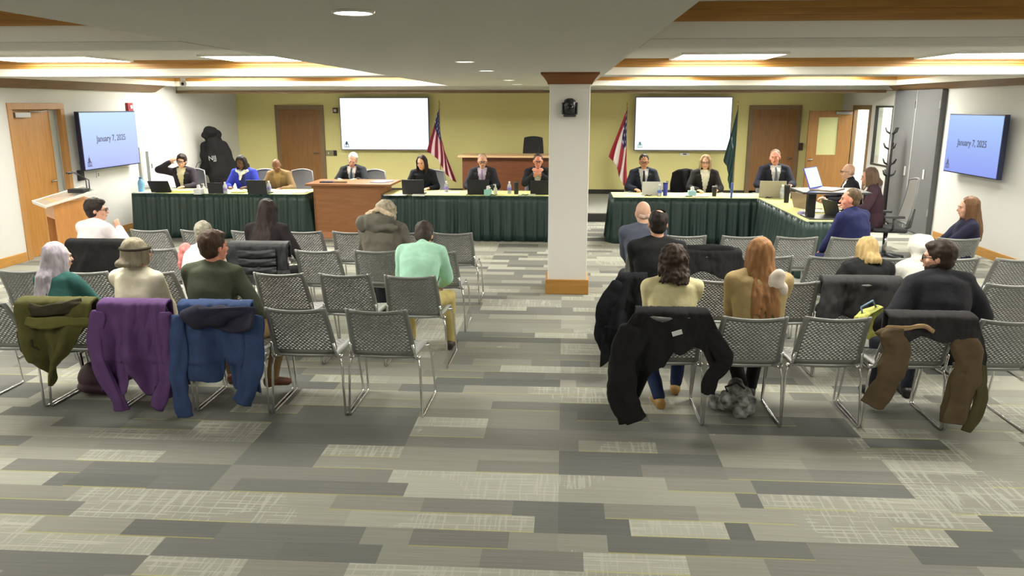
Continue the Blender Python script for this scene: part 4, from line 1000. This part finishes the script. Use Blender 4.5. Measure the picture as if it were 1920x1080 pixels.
tp('woman with shoulder length light brown hair and glasses in white top and black blazer', 1322, TH-.2, s=.975, lean=(3,6,8), head=(-8,2,0), skin='fair', hair=('bob',(150,124,94),.10), top=('suit',(36,34,36)), shirt=(238,234,220), pants=(40,40,46), glasses=True, hands=lap)
tp('tall ruddy faced man in dark suit with grey tie, speaking at the right table', 1453, TH-.2, s=1.045, lean=(3,5,6), head=(-22,2,4), skin='ruddy', hair=('crop',(120,100,88)), top=('suit',(38,40,54)), shirt=(232,230,234), tie=(96,100,120), pants=(38,40,54), width=1.08, hands=[(-.16,.40,.84),(-.30,.36,.84)][:1]+[(.20,.38,.84)])
person('bald man with glasses in dark suit in profile behind the standing desk', 4.36, 12.15, 82, s=.95, lean=(4,8,12), head=(6,4,0), skin='pale', hair=('bald',(190,160,140)), top=('suit',(36,34,42)), shirt=(226,226,230), pants=(36,36,44), glasses=True, hands=lap)
person('woman with shoulder length brown hair in dark maroon blazer facing left', 4.29, 11.15, 80, s=.96, lean=(3,6,10), head=(4,10,0), skin='fair', hair=('bob',(96,78,62),.10), top=('suit',(62,40,50)), shirt=(232,226,220), pants=(50,40,48), width=1.02, hands=lap)
for px, dx, rz, lb in ((343,0,0,'office chair of the man with his hand to his head'), (462,.14,-8,'light framed office chair behind the woman in bright blue'), (534,.14,-6,'light framed office chair behind the bald man in tan'), (672,.14,-10,'office chair behind the white haired man'),
    (800,.05,0,'office chair behind the long haired woman in black'), (905,0,0,'office chair behind the man in the lavender shirt'), (1009,0,0,'office chair behind the man with folded hands'), (1209,0,0,'office chair behind the man in navy suit and black tie'),
    (1322,0,0,'office chair behind the woman in white top'), (1453,0,0,'office chair behind the tall ruddy faced man')):
    office_chair(aty(px, 300, TH).x+dx, TH+.08-(.15 if px > 1100 else 0), 180+rz, lb)
office_chair(4.42, 12.15, 84, 'office chair of the bald man in profile')
c = office_chair(4.52, 11.15, 84, 'light grey mesh office chair with its high back to the folding partition', (176,175,172), .62)

# ================================================================ TABLE ITEMS
def on(px, py, z=TZ): p = atz(px, py, z); return p
def laptop(label, px, py, rz=0, op=105, body=(36,37,40), back=None, screen=None, w=.34, z=TZ, p=None, metal=0):
    p = p or on(px, py, z); t = empty('laptop', (p.x, p.y, z), R(rz)); tag(t, label, 'laptop')   # local +Y faces its user
    m = mat('laptop %d' % body[0], body, .4, metal)
    b = MB().box((-w/2, 0, 0), (w/2, w*.68, .016)).build('base', m, t, .004)
    MB().box((-w*.44, .03, .0161), (w*.44, w*.36, .018)).build('keyboard', black, b)
    MB().box((-w*.15, w*.42, .0161), (w*.15, w*.62, .0172)).build('trackpad', dgrey, b)
    a = R(op-90); rot = Matrix.Rotation(a, 3, 'X')
    lid = MB().box((-w/2, -.006, 0), (w/2, .004, w*.64), rot, (0,0,0)).build('lid', mat('laptop lid %d' % (back or body)[0], back or body, .35, metal), t, .003, loc=(0, .004, .016))
    MB().box((-w*.47, .0042, .012), (w*.47, .0052, w*.62), rot, (0,0,0)).build('screen', mat('laptop screen %d' % (screen or (30,34,44))[2], screen or (30,34,44), .2, emit=1.0 if screen else 0), lid)
    return t
laptop('black laptop tilted far back at the left end of the left table', 303, 361, 4, 122)
laptop('small black laptop between the cream shirt man and the woman in blue', 405, 363, 0, 100, w=.26)
laptop('black laptop in front of the woman in bright blue jacket', 483, 364, -4, 100)
laptop('black laptop in front of the long haired woman in black, with white paper before it', 775, 365, 0, 98, w=.36)
laptop('black laptop in front of the man in the lavender shirt', 897, 365, 0, 98, w=.36)
laptop('black laptop beside the white column in front of the hands folded man', 1014, 365, 0, 98)
laptop('white laptop in front of the man with glasses and black tie', 1222, 366, 0, 98, (214,214,212), w=.32)
laptop('pale silver laptop in front of the tall ruddy faced man', 1447, 371, -4, 100, (176,170,152), w=.40)
laptop('black laptop open on the side table under the standing desk', 1568, 404, -75, 110, p=V((3.50,10.35,TZ)))
laptop('tan lidded laptop on the side table behind the black desk post', 1505, 392, -70, 108, (150,130,112), p=V((3.34,11.2,TZ)))
def bottle(label, px, py, h=.20, r=.03, c=(206,214,226), cap=(240,240,240), z=TZ, clear=True, name='water_bottle', cat='bottle', lab=None, metal=0, p=None):
    p = p or on(px, py, z); t = empty(name, (p.x, p.y, z)); tag(t, label, cat)
    m = mat('bottle %d_%d_%d' % c, c, .15 if clear else .35, metal, trans=.35 if clear else 0)
    MB().lathe([(r*.9,0),(r,.01),(r,h*.62),(r*.92,h*.70),(r*.42,h*.86),(r*.42,h*.9)]).build('body', m, t)
    MB().lathe([(r*.46,h*.88),(r*.46,h),(r*.3,h)]).build('cap', mat('cap %d_%d_%d' % cap, cap, .4), t)
    if lab: MB().lathe([(r*1.01,h*.28),(r*1.01,h*.52)]).build('label_band', mat('label %d_%d_%d' % lab, lab, .5), t)
    return t
bottle('large sky blue water bottle at the left end of the left table', 252, 364, .25, .05, (120,178,214), (60,110,160), clear=False, p=V((-7.03,12.66,TZ)))
bottle('clear water bottle with violet label next to the woman in blue', 423, 363, .19, .033, lab=(150,140,200))
bottle('clear water bottle with violet label in front of the bald man in tan', 505, 362, .20, .033, lab=(140,130,200))
bottle('clear water bottle with purple label behind the flag pole foot, middle table', 837, 361, .19, .033, lab=(130,110,190))
bottle('clear water bottle with blue label left of the black tumbler', 955, 363, .20, .033, lab=(120,120,210))
bottle('water bottle with blue label right beside the white laptop', 1236, 368, .19, .033, lab=(90,110,210))
bottle('clear water bottle next to the silver laptop on the right table', 1466, 373, .22, .035, lab=(190,190,200))
def tumbler(label, px, py, h, r, c, cap, p=None):
    p = p or on(px, py); t = empty('tumbler', (p.x, p.y, TZ)); tag(t, label, 'tumbler')
    MB().lathe([(r*.8,0),(r*.84,.01),(r,h*.9),(r,h*.93)]).build('cup', mat('tumbler %d_%d_%d' % c, c, .4), t); MB().lathe([(r*1.04,h*.92),(r*1.04,h),(r*.9,h*1.02)]).build('lid', mat('cap %d_%d_%d' % cap, cap, .4), t)
    q = MB(); q.tube([(r*.2,0,h*1.02), (r*.3,0,h*1.1), (r*.9,0,h*1.1), (r*.9,0,h*1.0)], .006); q.build('loop', mat('cap %d_%d_%d' % cap, cap, .4), t); return t
tumbler('black tumbler on the middle table left of the hands folded man', 968, 364, .19, .043, (34,36,36), (44,46,44))
tumbler('royal blue tumbler with dark lid beside the white laptop', 1247, 367, .21, .040, (60,70,170), (34,38,70))
tumbler('black tumbler with grey lid in front of the woman in white top', 1339, 368, .16, .040, (28,28,30), (130,130,136))
tumbler('tall black tumbler at the corner of the right tables', 1474, 380, .26, .042, (28,26,28), (60,60,62))
tumbler('slim black mug behind the silver laptop bottle', 1486, 372, .14, .04, (44,42,44), (70,70,72))
def tissue(label, px, py, c):
    p = on(px, py); t = empty('tissue_box', (p.x, p.y, TZ)); tag(t, label, 'tissue box')
    MB().box((-.06,-.06,0), (.06,.06,.09)).build('box', mat('tissue box %d' % c[0], c, .7), t, .004)
    q = MB(); q.ell((0,0,.11), (.03,.018,.045)); q.ell((.015,0,.13), (.02,.014,.03)); link('tissue', remesh(q, .006, 1, .012, 40), mat('white tissue', (240,240,240), .9), t)
tissue('white tissue box at the left table beside the cream shirt man', 373, 364, (216,220,224))
tissue('teal tissue box on the middle table', 915, 366, (150,206,190))
tissue('pale blue tissue box on the right table between the two laptops', 1297, 368, (170,214,220))
def sanitizer(label, px, py):
    p = on(px, py); t = empty('pump_bottle', (p.x, p.y, TZ)); tag(t, label, 'pump bottle')
    MB().lathe([(.028,0),(.03,.01),(.03,.09),(.012,.115),(.012,.125)]).build('body', mat('clear gel bottle', (226,226,222), .2, trans=.3), t)
    q = MB(); q.lathe([(.010,.12),(.010,.15),(.006,.16)]); q.tube([(0,0,.155), (-.035,0,.15)], .006); q.build('pump', mat('white pump', (244,244,244), .4), t)
sanitizer('hand sanitizer pump bottle on the left table beside the tissues', 383, 362)
sanitizer('hand sanitizer pump bottle on the middle table', 929, 364)
def papers(label, px, py, w, d, c=(236,236,232), h=.006, rz=0, z=TZ, n_=1, cat='papers', name='paper_stack', p=None):
    p = p or on(px, py, z); q = MB()
    o = q.box((-w/2,-d/2,0), (w/2,d/2,h)).build(name, mat('paper %d_%d_%d' % c, c, .8), None, loc=(p.x, p.y, z+.001), rz=R(rz)); tag(o, label, cat); return o
papers('white papers at the left end of the left table', 275, 361, .30, .2)
papers('yellow legal pad in front of the cream shirt man', 345, 360, .34, .2, (224,222,110), .02, 4, cat='notepad', name='notepad')
papers('olive green folder in front of the woman in blue', 450, 361, .24, .18, (150,158,84), .015, cat='folder', name='folder')
papers('white sheets in front of the bald man in tan', 522, 359, .26, .2, (236,236,230), .01, -6)
papers('pink tinted papers beside the wooden desk on the left table', 562, 361, .24, .2, (232,206,212), .012, 5)
papers('white paper sheet before the laptop of the woman in black', 742, 366, .36, .16)
papers('white folded name card sheet on the front edge of the middle table', 785, 367, .20, .1, (240,240,236), .02)
papers('white papers to the right of the flag pole on the middle table', 845, 362, .26, .2, (238,226,220))
papers('notes with a pale green cover beside the column', 988, 366, .28, .16, (206,220,190), .012)
papers('white papers at the left end of the right table', 1190, 368, .30, .16)
papers('open notebook in front of the woman in white top', 1312, 369, .26, .18, (206,204,190), .018, cat='notebook', name='notebook')
papers('white papers at the right table before the flag stand', 1385, 368, .28, .2)
papers('white documents under the standing desk on the side table', 1560, 400, .26, .3, (240,240,220), .01, p=V((3.42,10.9,TZ)))
papers('dark tablet lying on the wooden desk at its left side', 614, 342, .22, .16, (60,60,84), .02, z=.905, cat='tablet', name='tablet')
papers('wooden name plate lying on the desk in front of the white haired man', 638, 343, .22, .07, (150,130,100), .03, z=.905, cat='name plate', name='name_plate')
papers('thin bluish sheet painting the blue light on the right corner of the wooden desk', 716, 341, .26, .34, (196,200,244), .012, -16, z=.905)  # blue light on the desktop, painted as a thin tinted sheet
papers('red orange phone case standing in front of the woman in black', 790, 361, .07, .05, (196,92,60), .15, cat='phone case', name='phone_case')
for px, py, lb in ((880,366,'glasses and cables heap in front of the man in the lavender shirt'), (925,367,'dark coiled cable by the teal tissue box'), (983,367,'black spectacles on the papers beside the column'), (1215,368,'dark phone with coiled cable beside the white laptop'), (1441,372,'black phone beside the silver laptop'), (1290,370,'small black puck microphone on the right table')):
    p = on(px, py); q = MB(); q.tube([(-.05,0,.006), (-.02,.02,.02), (.02,-.015,.012), (.06,.01,.02), (.03,.03,.008), (-.03,.03,.01)], .006, 6)
    tag(q.build('cable', black, None, loc=(p.x, p.y, TZ)), lb, 'cable')
p = on(1503, 403); q = MB(); q.lathe([(.0,0),(.045,.004),(.05,.03),(.03,.045),(0,.048)]); tag(q.build('bowl', mat('violet glass', (170,160,214), .3), None, loc=(3.16, 10.55, TZ)), 'small violet round dish on the side table', 'dish')

# sit-stand riser on the side table
t = empty('standing_desk', (3.40, 10.25, TZ)); tag(t, 'black standing desk riser on the near end of the side table', 'standing desk')
MB().box((-.28,-.20,0), (.34,.22,.018)).build('base_plate', dgrey, t, .004)
MB().box((-.27,-.05,.018), (-.17,.05,.335)).build('post', black, t, .01)
MB().box((-.42,-.30,.335), (.42,.30,.36)).build('desktop', mat('black riser top', (52,53,58), .3), t, .006)
laptop('open silver laptop with bright blue screen on top of the standing desk', 0, 0, -128, 112, (150,150,156), (70,60,190), (150,190,255), w=.43, z=TZ+.361, p=V((3.26, 10.36, TZ+.361)))
# black jacket on the white-top woman's chair
q = MB(); 
o = MB().grid(lambda a, b: V((aty(1288,300,TH-.1).x-.02+(-.21+.42*a)*(1-.12*b*b)+.01*math.sin(b*9), 13.78-.0+.05*math.sin(a*7+b*3)-.12*(1-abs(2*a-1))*.2, .58+.50*b-.06*abs(2*a-1)**3)), 16, 12).build('jacket', cloth('jet black jacket', (28,27,30)), None, solid=.06); tag(o, 'black jacket hung beside the woman in white top on her chair', 'jacket')

# ================================================================ SCREENS
def logo(parent, M_, size, m):
    """small domed building mark"""
    s = size; q = MB()
    for a, b in (((-.5,0),(.5,.1)), ((-.42,.1),(-.30,.5)), ((-.12,.1),(-.02,.5)), ((.05,.1),(.12,.5)), ((.30,.1),(.42,.5)), ((-.46,.5),(.46,.6)), ((-.24,.6),(.24,.85)), ((-.03,1.1),(.03,1.4))):
        q.add([M_ @ V((x*s, 0, z*s)) for x, z in ((a[0],a[1]),(b[0],a[1]),(b[0],b[1]),(a[0],b[1]))], [(0,1,2,3)])
    arc = [(-.22,.85)]+[(.22*math.cos(R(180-20*i)), .85+.28*math.sin(R(20*i))) for i in range(1, 9)]+[(.22,.85)]
    q.add([M_ @ V((x*s, 0, z*s)) for x, z in arc], [tuple(range(len(arc)))])
    q.build('logo', m, parent, solid=.001)
def screen(label, loc, rz, w, h, col1, strength, txt=None, group=None, tilt=0, th=.07, textc=(70,74,110), frame=(26,34,64)):
    t = empty('wall_screen', loc, R(rz)); tag(t, label, 'television')    # local -Y faces the viewer
    MB().box((-w/2,0,-h/2), (w/2,th,h/2)).build('case', mat('screen case %d' % frame[2], frame, .3), t, .006)
    m = bpy.data.materials.new('lit screen'); m.use_nodes = True; nt = m.node_tree; b = nt.nodes['Principled BSDF']; b.inputs['Base Color'].default_value = (.02,.02,.03,1); b.inputs['Roughness'].default_value = .35
    b.inputs['Emission Strength'].default_value = strength
    if len(col1) == 2:
        tc = nt.nodes.new('ShaderNodeTexCoord'); sx = nt.nodes.new('ShaderNodeSeparateXYZ'); nt.links.new(tc.outputs['Object'], sx.inputs[0])
        mr = nt.nodes.new('ShaderNodeMapRange'); mr.inputs['From Min'].default_value = -h/2; mr.inputs['From Max'].default_value = h/2; nt.links.new(sx.outputs[2], mr.inputs[0])
        cr = nt.nodes.new('ShaderNodeValToRGB'); cr.color_ramp.elements[0].color = lin(col1[0]); cr.color_ramp.elements[1].color = lin(col1[1]); nt.links.new(mr.outputs[0], cr.inputs[0]); nt.links.new(cr.outputs[0], b.inputs['Emission Color'])
    else: b.inputs['Emission Color'].default_value = lin(col1[0])
    bz = .018; p = MB().box((-w/2+bz,-.004,-h/2+bz), (w/2-bz,.0,h/2-bz)).build('panel', None, t); p.data.materials.append(m)
    tm = mat('slide ink %d' % textc[2], textc, .6)
    if txt: text('slide_text', txt, .135, tm, p, (0,-.008,.02), (R(90),0,0), .0005, bold=.002)
    logo(p, Matrix.Translation((-w/2+.13,-.008,-h/2+.06)), .12, tm)
    MB().box((-.25,th,-.2), (.25,th+.10,.2)).build('wall_mount', black, t)
    return t
screen('wide white lit wall screen left of the stars and stripes flag', (-4.07, YB-.2, 1.735), 0, 2.04, 1.17, ((255,255,255),), .9, textc=(60,100,150), frame=(90,96,130))
screen('wide white lit wall screen right of the column, between the two flags', (2.63, YB-.2, 1.745), 0, 2.12, 1.17, ((255,255,255),), .9, textc=(120,190,200), frame=(84,90,150))
screen('blue date screen on the left wall beside the honey wood door', (XL+.18, 12.55, 1.605), 90, 1.62, .90, ((178,190,255),(190,224,255)), .62, 'January 7, 2025')
screen('blue date screen on the right wall above the brunette woman', (XR-.18, 11.98, 1.585), -90, 1.56, .88, ((140,160,250),(166,204,255)), .58, 'January 7, 2025')

# ================================================================ FLAGS
def flagmat(kind):
    m = bpy.data.materials.new(kind+' flag cloth'); m.use_nodes = True; nt = m.node_tree; N = nt.nodes; L = nt.links; b = N['Principled BSDF']; b.inputs['Roughness'].default_value = .85
    at = N.new('ShaderNodeAttribute'); at.attribute_name = 'fc'; L.new(at.outputs['Color'], b.inputs['Base Color']); return m
def flag(name, label, x0, y0, zt, zb, hoist, drop, wl, wr, colf, base_z, folds=4.5, amp=.05, skew=0, curl=False):
    t = empty(name, (x0, y0, base_z)); tag(t, label, 'flag')
    q = MB(); q.tube([(0,0,.03), (0,0,zt-base_z+.06)], .013); q.build('pole', mat('flag pole wood', (180,150,90), .4), t)
    MB().lathe([(.15,0),(.15,.02),(.04,.05),(.02,.09)]).build('base', mat('brass', (190,160,80), .3, .8), t)
    MB().lathe([(.012,0),(.024,.03),(.006,.10)], (0,0,zt-base_z+.05)).build('finial', mat('brass', (190,160,80), .3, .8), t)
    nu, nv = 64, 56
    def P(a, b):      # a down the hoist, b along the fly
        side = wl+(wr-wl)*a
        x = b*side*(1-.15*b)+.018*math.sin(a*folds*2+b*5)*b; z = zt-base_z-a*hoist-b*drop+.04*b*math.sin(a*6)
        y = -.02-amp*b*(1+math.sin(a*folds*2*math.pi+b*2))*.8
        return V((x, y, z))
    o = MB().grid(P, nu, nv).build('cloth', flagmat(name), t, fix=False)
    me = o.data; ca = me.color_attributes.new('fc', 'FLOAT_COLOR', 'POINT')
    # fly runs along v in grid(i/nu=a, j/nv=b)
    k = 0
    for j in range(nv+1):
        for i in range(nu+1):
            ca.data[k].color = lin(colf(i/nu, j/nv)); k += 1
    md = o.modifiers.new('thickness', 'SOLIDIFY'); md.thickness = .004
    return t
def us(a, b):
    if a < 7/13 and b < .42:
        return (200,200,210) if (int(a*13*1.4) % 2 == 0 and int(b*24) % 3 == 1 and (a*13*1.4) % 1 < .6) else (34,38,84)
    return (128,30,48) if int(a*9) % 2 == 0 else (208,182,186)
def ohio(a, b):
    if b < .5-abs(a-.5)*.0 and abs(a-.5) < .5*(1-b/.5): return (220,214,220) if (int(a*16) % 3 == 1 and int(b*20) % 3 == 1) else (44,40,84)
    return (154,36,52) if int(a*5) % 2 == 0 else (222,212,206)
flag('us_flag', 'red white and blue stars and stripes flag hanging beside the left white screen', -2.66, 16.95, 2.10, .70, .66, .92, -.30, .40, us, dz)
flag('state_flag', 'red and white striped flag with starry navy triangle, left of the right white screen', 1.34, 17.2, 2.07, .7, .70, 1.0, -.42, .06, ohio, dz)
flag('city_flag', 'dark green flag hanging right of the right white screen', 3.66, 17.2, 2.10, .5, .72, 1.10, -.28, -.02, lambda a, b: (150,160,170) if (.42 < b < .48 and .2 < a < .5) else (40,66,62), dz, amp=.04)

# ================================================================ WALL FIXTURES
def plate(name, label, cat, a, b, m, parts=()):
    c = (V(a)+V(b))/2; h_ = (V(b)-V(a))/2; t = empty(name, c); tag(t, label, cat)
    MB().box(-h_, h_).build('housing', m, t, .004)
    for nm, pa, pb, mm in parts: MB().box(pa, pb).build(nm, mm, t, .002)
    return t
pl = mat('white switch plate', (222,222,216), .5)
plate('fire_alarm', 'red fire alarm above the left date screen', 'fire alarm', (XL, 13.40, 2.05), (XL+.05, 13.56, 2.19), mat('alarm red', (150,40,48), .5), (('strobe', (.025,-.03,-.03), (.04,.03,.03), pl),))
plate('extinguisher_cabinet', 'recessed grey fire extinguisher cabinet on the left wall by the table', 'cabinet', (XL, 13.62, .70), (XL+.05, 14.05, 1.42), mat('cabinet grey', (176,178,176), .5),
      (('door_panel', (.025,-.18,-.32), (.032,.18,.32), mat('cabinet door', (200,202,200), .4)), ('window_strip', (.033,-.05,-.28), (.036,.05,.28), mat('dark glass strip', (104,108,108), .2)), ('handle', (.034,.11,-.03), (.05,.13,.05), steel)))
plate('wall_phone', 'black wall control beside the left door frame', 'switch', (XL, 11.80, 1.0), (XL+.05, 11.92, 1.16), black, (('button', (.025,-.02,.0), (.03,.02,.03), dgrey),))
plate('wall_outlet', 'small white outlet under the left date screen', 'outlet', (XL, 12.30, 1.0), (XL+.02, 12.38, 1.1), pl, (('socket', (.01,-.02,-.03), (.013,.02,.03), mat('socket grey', (150,150,150), .5)),))
plate('strobe', 'dark wall strobe beside the left back door', 'strobe', (-5.29, YB-.06, 1.97), (-5.18, YB, 2.09), mat('strobe maroon', (84,50,48), .5), (('lens', (-.03,-.045,-.03), (.03,-.03,.03), pl),))
plate('switch_plate', 'tan and black switch plates right of the left back door', 'switch', (-5.52, YB-.02, 1.0), (-5.26, YB, 1.13), mat('tan plate', (134,126,90), .5), (('dark_switch', (.06,-.02,-.06), (.13,-.01,.06), black), ('toggle', (-.07,-.018,-.02), (-.05,-.008,.02), pl)))
plate('card_reader', 'small dark card reader between the two right back doors', 'card reader', (5.22, YB-.05, 1.17), (5.32, YB, 1.33), mat('reader brown', (74,52,44), .5), (('indicator', (-.02,-.03,.03), (.02,-.024,.05), dgrey),))
plate('thermostat', 'white wall box on the yellow wall beneath the right screen', 'thermostat', (2.62, YB-.02, 1.04), (2.84, YB, 1.10), pl, (('display', (-.04,-.014,-.01), (.04,-.009,.015), dgrey),))
# cameras
t = empty('camera_dome', (.06, cy0, 2.13)); tag(t, 'black pan tilt camera mounted high on the white column', 'camera')
MB().box((-.045,-.02,-.09), (.045,0,.07)).build('wall_bracket', black, t, .006)
q = MB(); q.box((-.07,-.15,-.105), (.07,-.015,-.075)); q.build('base', dgrey, t, .01)
q = MB(); q.lathe([(.075,-.075),(.075,.03),(.06,.075),(.03,.092),(0,.095)], (0,-.085,0), 24); q.build('housing', mat('camera dark housing', (40,42,44), .35), t)
q = MB(); q.tube([(0,-.10,.0), (0,-.175,-.01)], .034, 16); hh_ = q.build('lens', mat('camera lens', (12,12,16), .08), t)
for sx in (-1, 1): MB().box((sx*.078-.008,-.13,-.08), (sx*.078+.008,-.04,.05)).build('arm', dgrey, t, .004)
t = empty('security_camera', (-5.53, 11.4, 2.50)); tag(t, 'small white security camera under the left ceiling', 'camera')
for w_, dd in ((None, 0),): MB().lathe([(.035,-.03),(.035,.17)], (0,0,0)).build('stem', facew, t)
q = MB(); q.ell((0,-.01,-.045), (.05,.05,.05)); q.build('ball', mat('white camera ball', (226,226,222), .35), t); MB().ell((.012,-.055,-.05), (.022,.014,.022)).build('lens', black, t)

# ================================================================ PODIUM
t = empty('podium', (-6.13, 9.32, 0), R(-44)); tag(t, 'light wood podium with clear acrylic top beside the left door', 'podium')
w_, d_ = .225, .22
for sx in (-1, 1): MB().box((sx*w_-.015,-d_,.0), (sx*w_+.015,d_,1.02)).build('side_panel', podw, t, .003)
MB().box((-w_,d_-.03,0), (w_,d_,1.02)).build('front_panel', podw, t)
MB().box((-w_+.015,-d_,.80), (w_-.015,d_-.03,1.02)).build('drawer_box', podw, t, .004)
MB().box((-w_+.015,-d_+.02,.38), (w_-.015,d_-.03,.41)).build('shelf', podw, t)
MB().box((-w_+.015,-d_+.02,.0), (w_-.015,d_-.03,.06)).build('plinth', podw, t)
gl = mat('clear acrylic', (232,238,236), .05, trans=.85, alpha=1)
q = MB(); q.box((-.33,-.34,1.05), (.33,.26,1.06), Matrix.Rotation(R(14), 3, 'X')); q.build('acrylic_top', gl, t, .003)
q = MB(); q.box((-.335,-.345,1.04), (-.325,.265,1.068), Matrix.Rotation(R(14), 3, 'X'), (0,-.03,1.07)); q.box((.325,-.345,1.04), (.335,.265,1.068), Matrix.Rotation(R(14), 3, 'X'), (0,-.03,1.07)); q.box((-.33,-.345,1.03), (.33,-.335,1.07), Matrix.Rotation(R(14), 3, 'X'), (0,-.03,1.07)); q.build('acrylic_edge', mat('frosted acrylic edge', (214,208,196), .25), t)
for sx in (-1, 1): MB().tube([(sx*.06,.24,1.10), (sx*.07,.24,1.24), (sx*.05,.10,1.34), (sx*.04,.02,1.33)], [.008,.006,.006,.012]).build('microphone', black, t)
o = MB().box((-.10,-.07,0), (.10,.07,.05)).build('control_box', black, None, .005, loc=(-5.95, 9.27, 1.15)); tag(o, 'small black control box on top of the podium', 'control box'); 
o.location.z = 1.10

# ================================================================ COAT TREES
def coat_tree(label, x, y, z, H_, m, n_=4):
    t = empty('coat_tree', (x, y, z)); tag(t, label, 'coat tree')
    MB().tube([(0,0,.02), (0,0,H_)], [.046,.036]).build('pole', m, t)
    for k in range(4):
        a = R(45+90*k); MB().tube([(0,0,.14), (.16*math.cos(a), .16*math.sin(a), .09), (.27*math.cos(a), .27*math.sin(a), .012)], .014).build('foot', m, t)
    i = 0
    for zz in (.98, .82, .66, .54):
        for k in range(4):
            a = R(20+90*k+35*i); i += 1
            MB().tube([(0,0,H_*zz), (.09*math.cos(a), .09*math.sin(a), H_*zz+.05), (.12*math.cos(a), .12*math.sin(a), H_*zz+.12)], [.020,.015,.012]).build('hook', m, t)
    return t
tm = mat('dark wood coat tree', (34,32,32), .5)
coat_tree('black branching coat tree in front of the grey folding partition', 5.76, 14.4, 0, 1.68, tm)
coat_tree('coat tree in the left corner hidden under black coats', -7.16, 15.9, dz, 1.30, tm)
hx0, hy0 = -7.16, 15.9
q = MB()
def cc(a, b, ra, rb): q.cone((hx0+a[0], hy0+a[1], a[2]), (hx0+b[0], hy0+b[1], b[2]), ra, rb)
cc((0,-.05,1.42), (.02,-.05,1.05), .17, .24); cc((.02,-.05,1.05), (.12,-.05,.62), .24, .26); cc((-.18,-.05,1.35), (-.22,-.08,.85), .10, .10); cc((.18,-.05,1.35), (.36,-.06,.80), .10, .12); cc((.04,-.05,1.56), (-.06,-.10,1.54), .12, .12)
o = link('hooded_coat', remesh(q, .018, 3, .04, 6), cloth('cloth deep black', (20,19,20), .1)); tag(o, 'big black hooded coat hanging on the coat tree in the left corner', 'coat')
q = MB(); q.ell((hx0-.02, hy0-.14, 1.62), (.15,.12,.12)); q.ell((hx0-.10, hy0-.18, 1.56), (.09,.07,.08)); link('hood', remesh(q, .014, 2, .02, 10), cloth('cloth deep black', (20,19,20), .1), o)
text('back_lettering', "NJJ", .13, mat('white lettering', (150,150,150), .7), o, (hx0+.06, hy0-.315, 1.10), (R(90), R(-6), 0), .004)
q = MB(); q.cone((hx0+.36,hy0+.02,.95), (hx0+.44,hy0+.02,.42), .05, .12); q.cone((hx0+.30,hy0,.60), (hx0+.42,hy0+.02,.36), .12, .12)
o = link('white_coat', remesh(q, .014, 2, .03, 9), cloth('cream white coat', (226,222,196), .1)); tag(o, 'cream white coat hanging behind the black coat in the left corner', 'coat')
q = MB(); q.ell((hx0-.30, hy0-.36, .80), (.09,.07,.10)); o = link('bag', remesh(q, .01, 1, .02, 14), mat('grey bag fabric', (120,120,112), .8)); tag(o, 'small grey bag hanging low at the left of the black coat', 'bag')
MB().tube([(hx0-.30,hy0-.36,.88), (hx0-.27,hy0-.30,1.0), (hx0-.12,hy0-.1,1.08)], .007).build('strap', black, o)
# blue brochure holder standing at the right table
p = aty(1375, 366, 12.5)
o = MB().tube([(0,0,0), (0,0,.22), (0,0,.24)], [.018,.018,.01]).build('marker', mat('blue translucent plastic', (80,110,200), .3), None, loc=(on(1371,371).x, on(1371,371).y, TZ)); tag(o, 'blue upright cylinder at the edge of the right table', 'bottle')
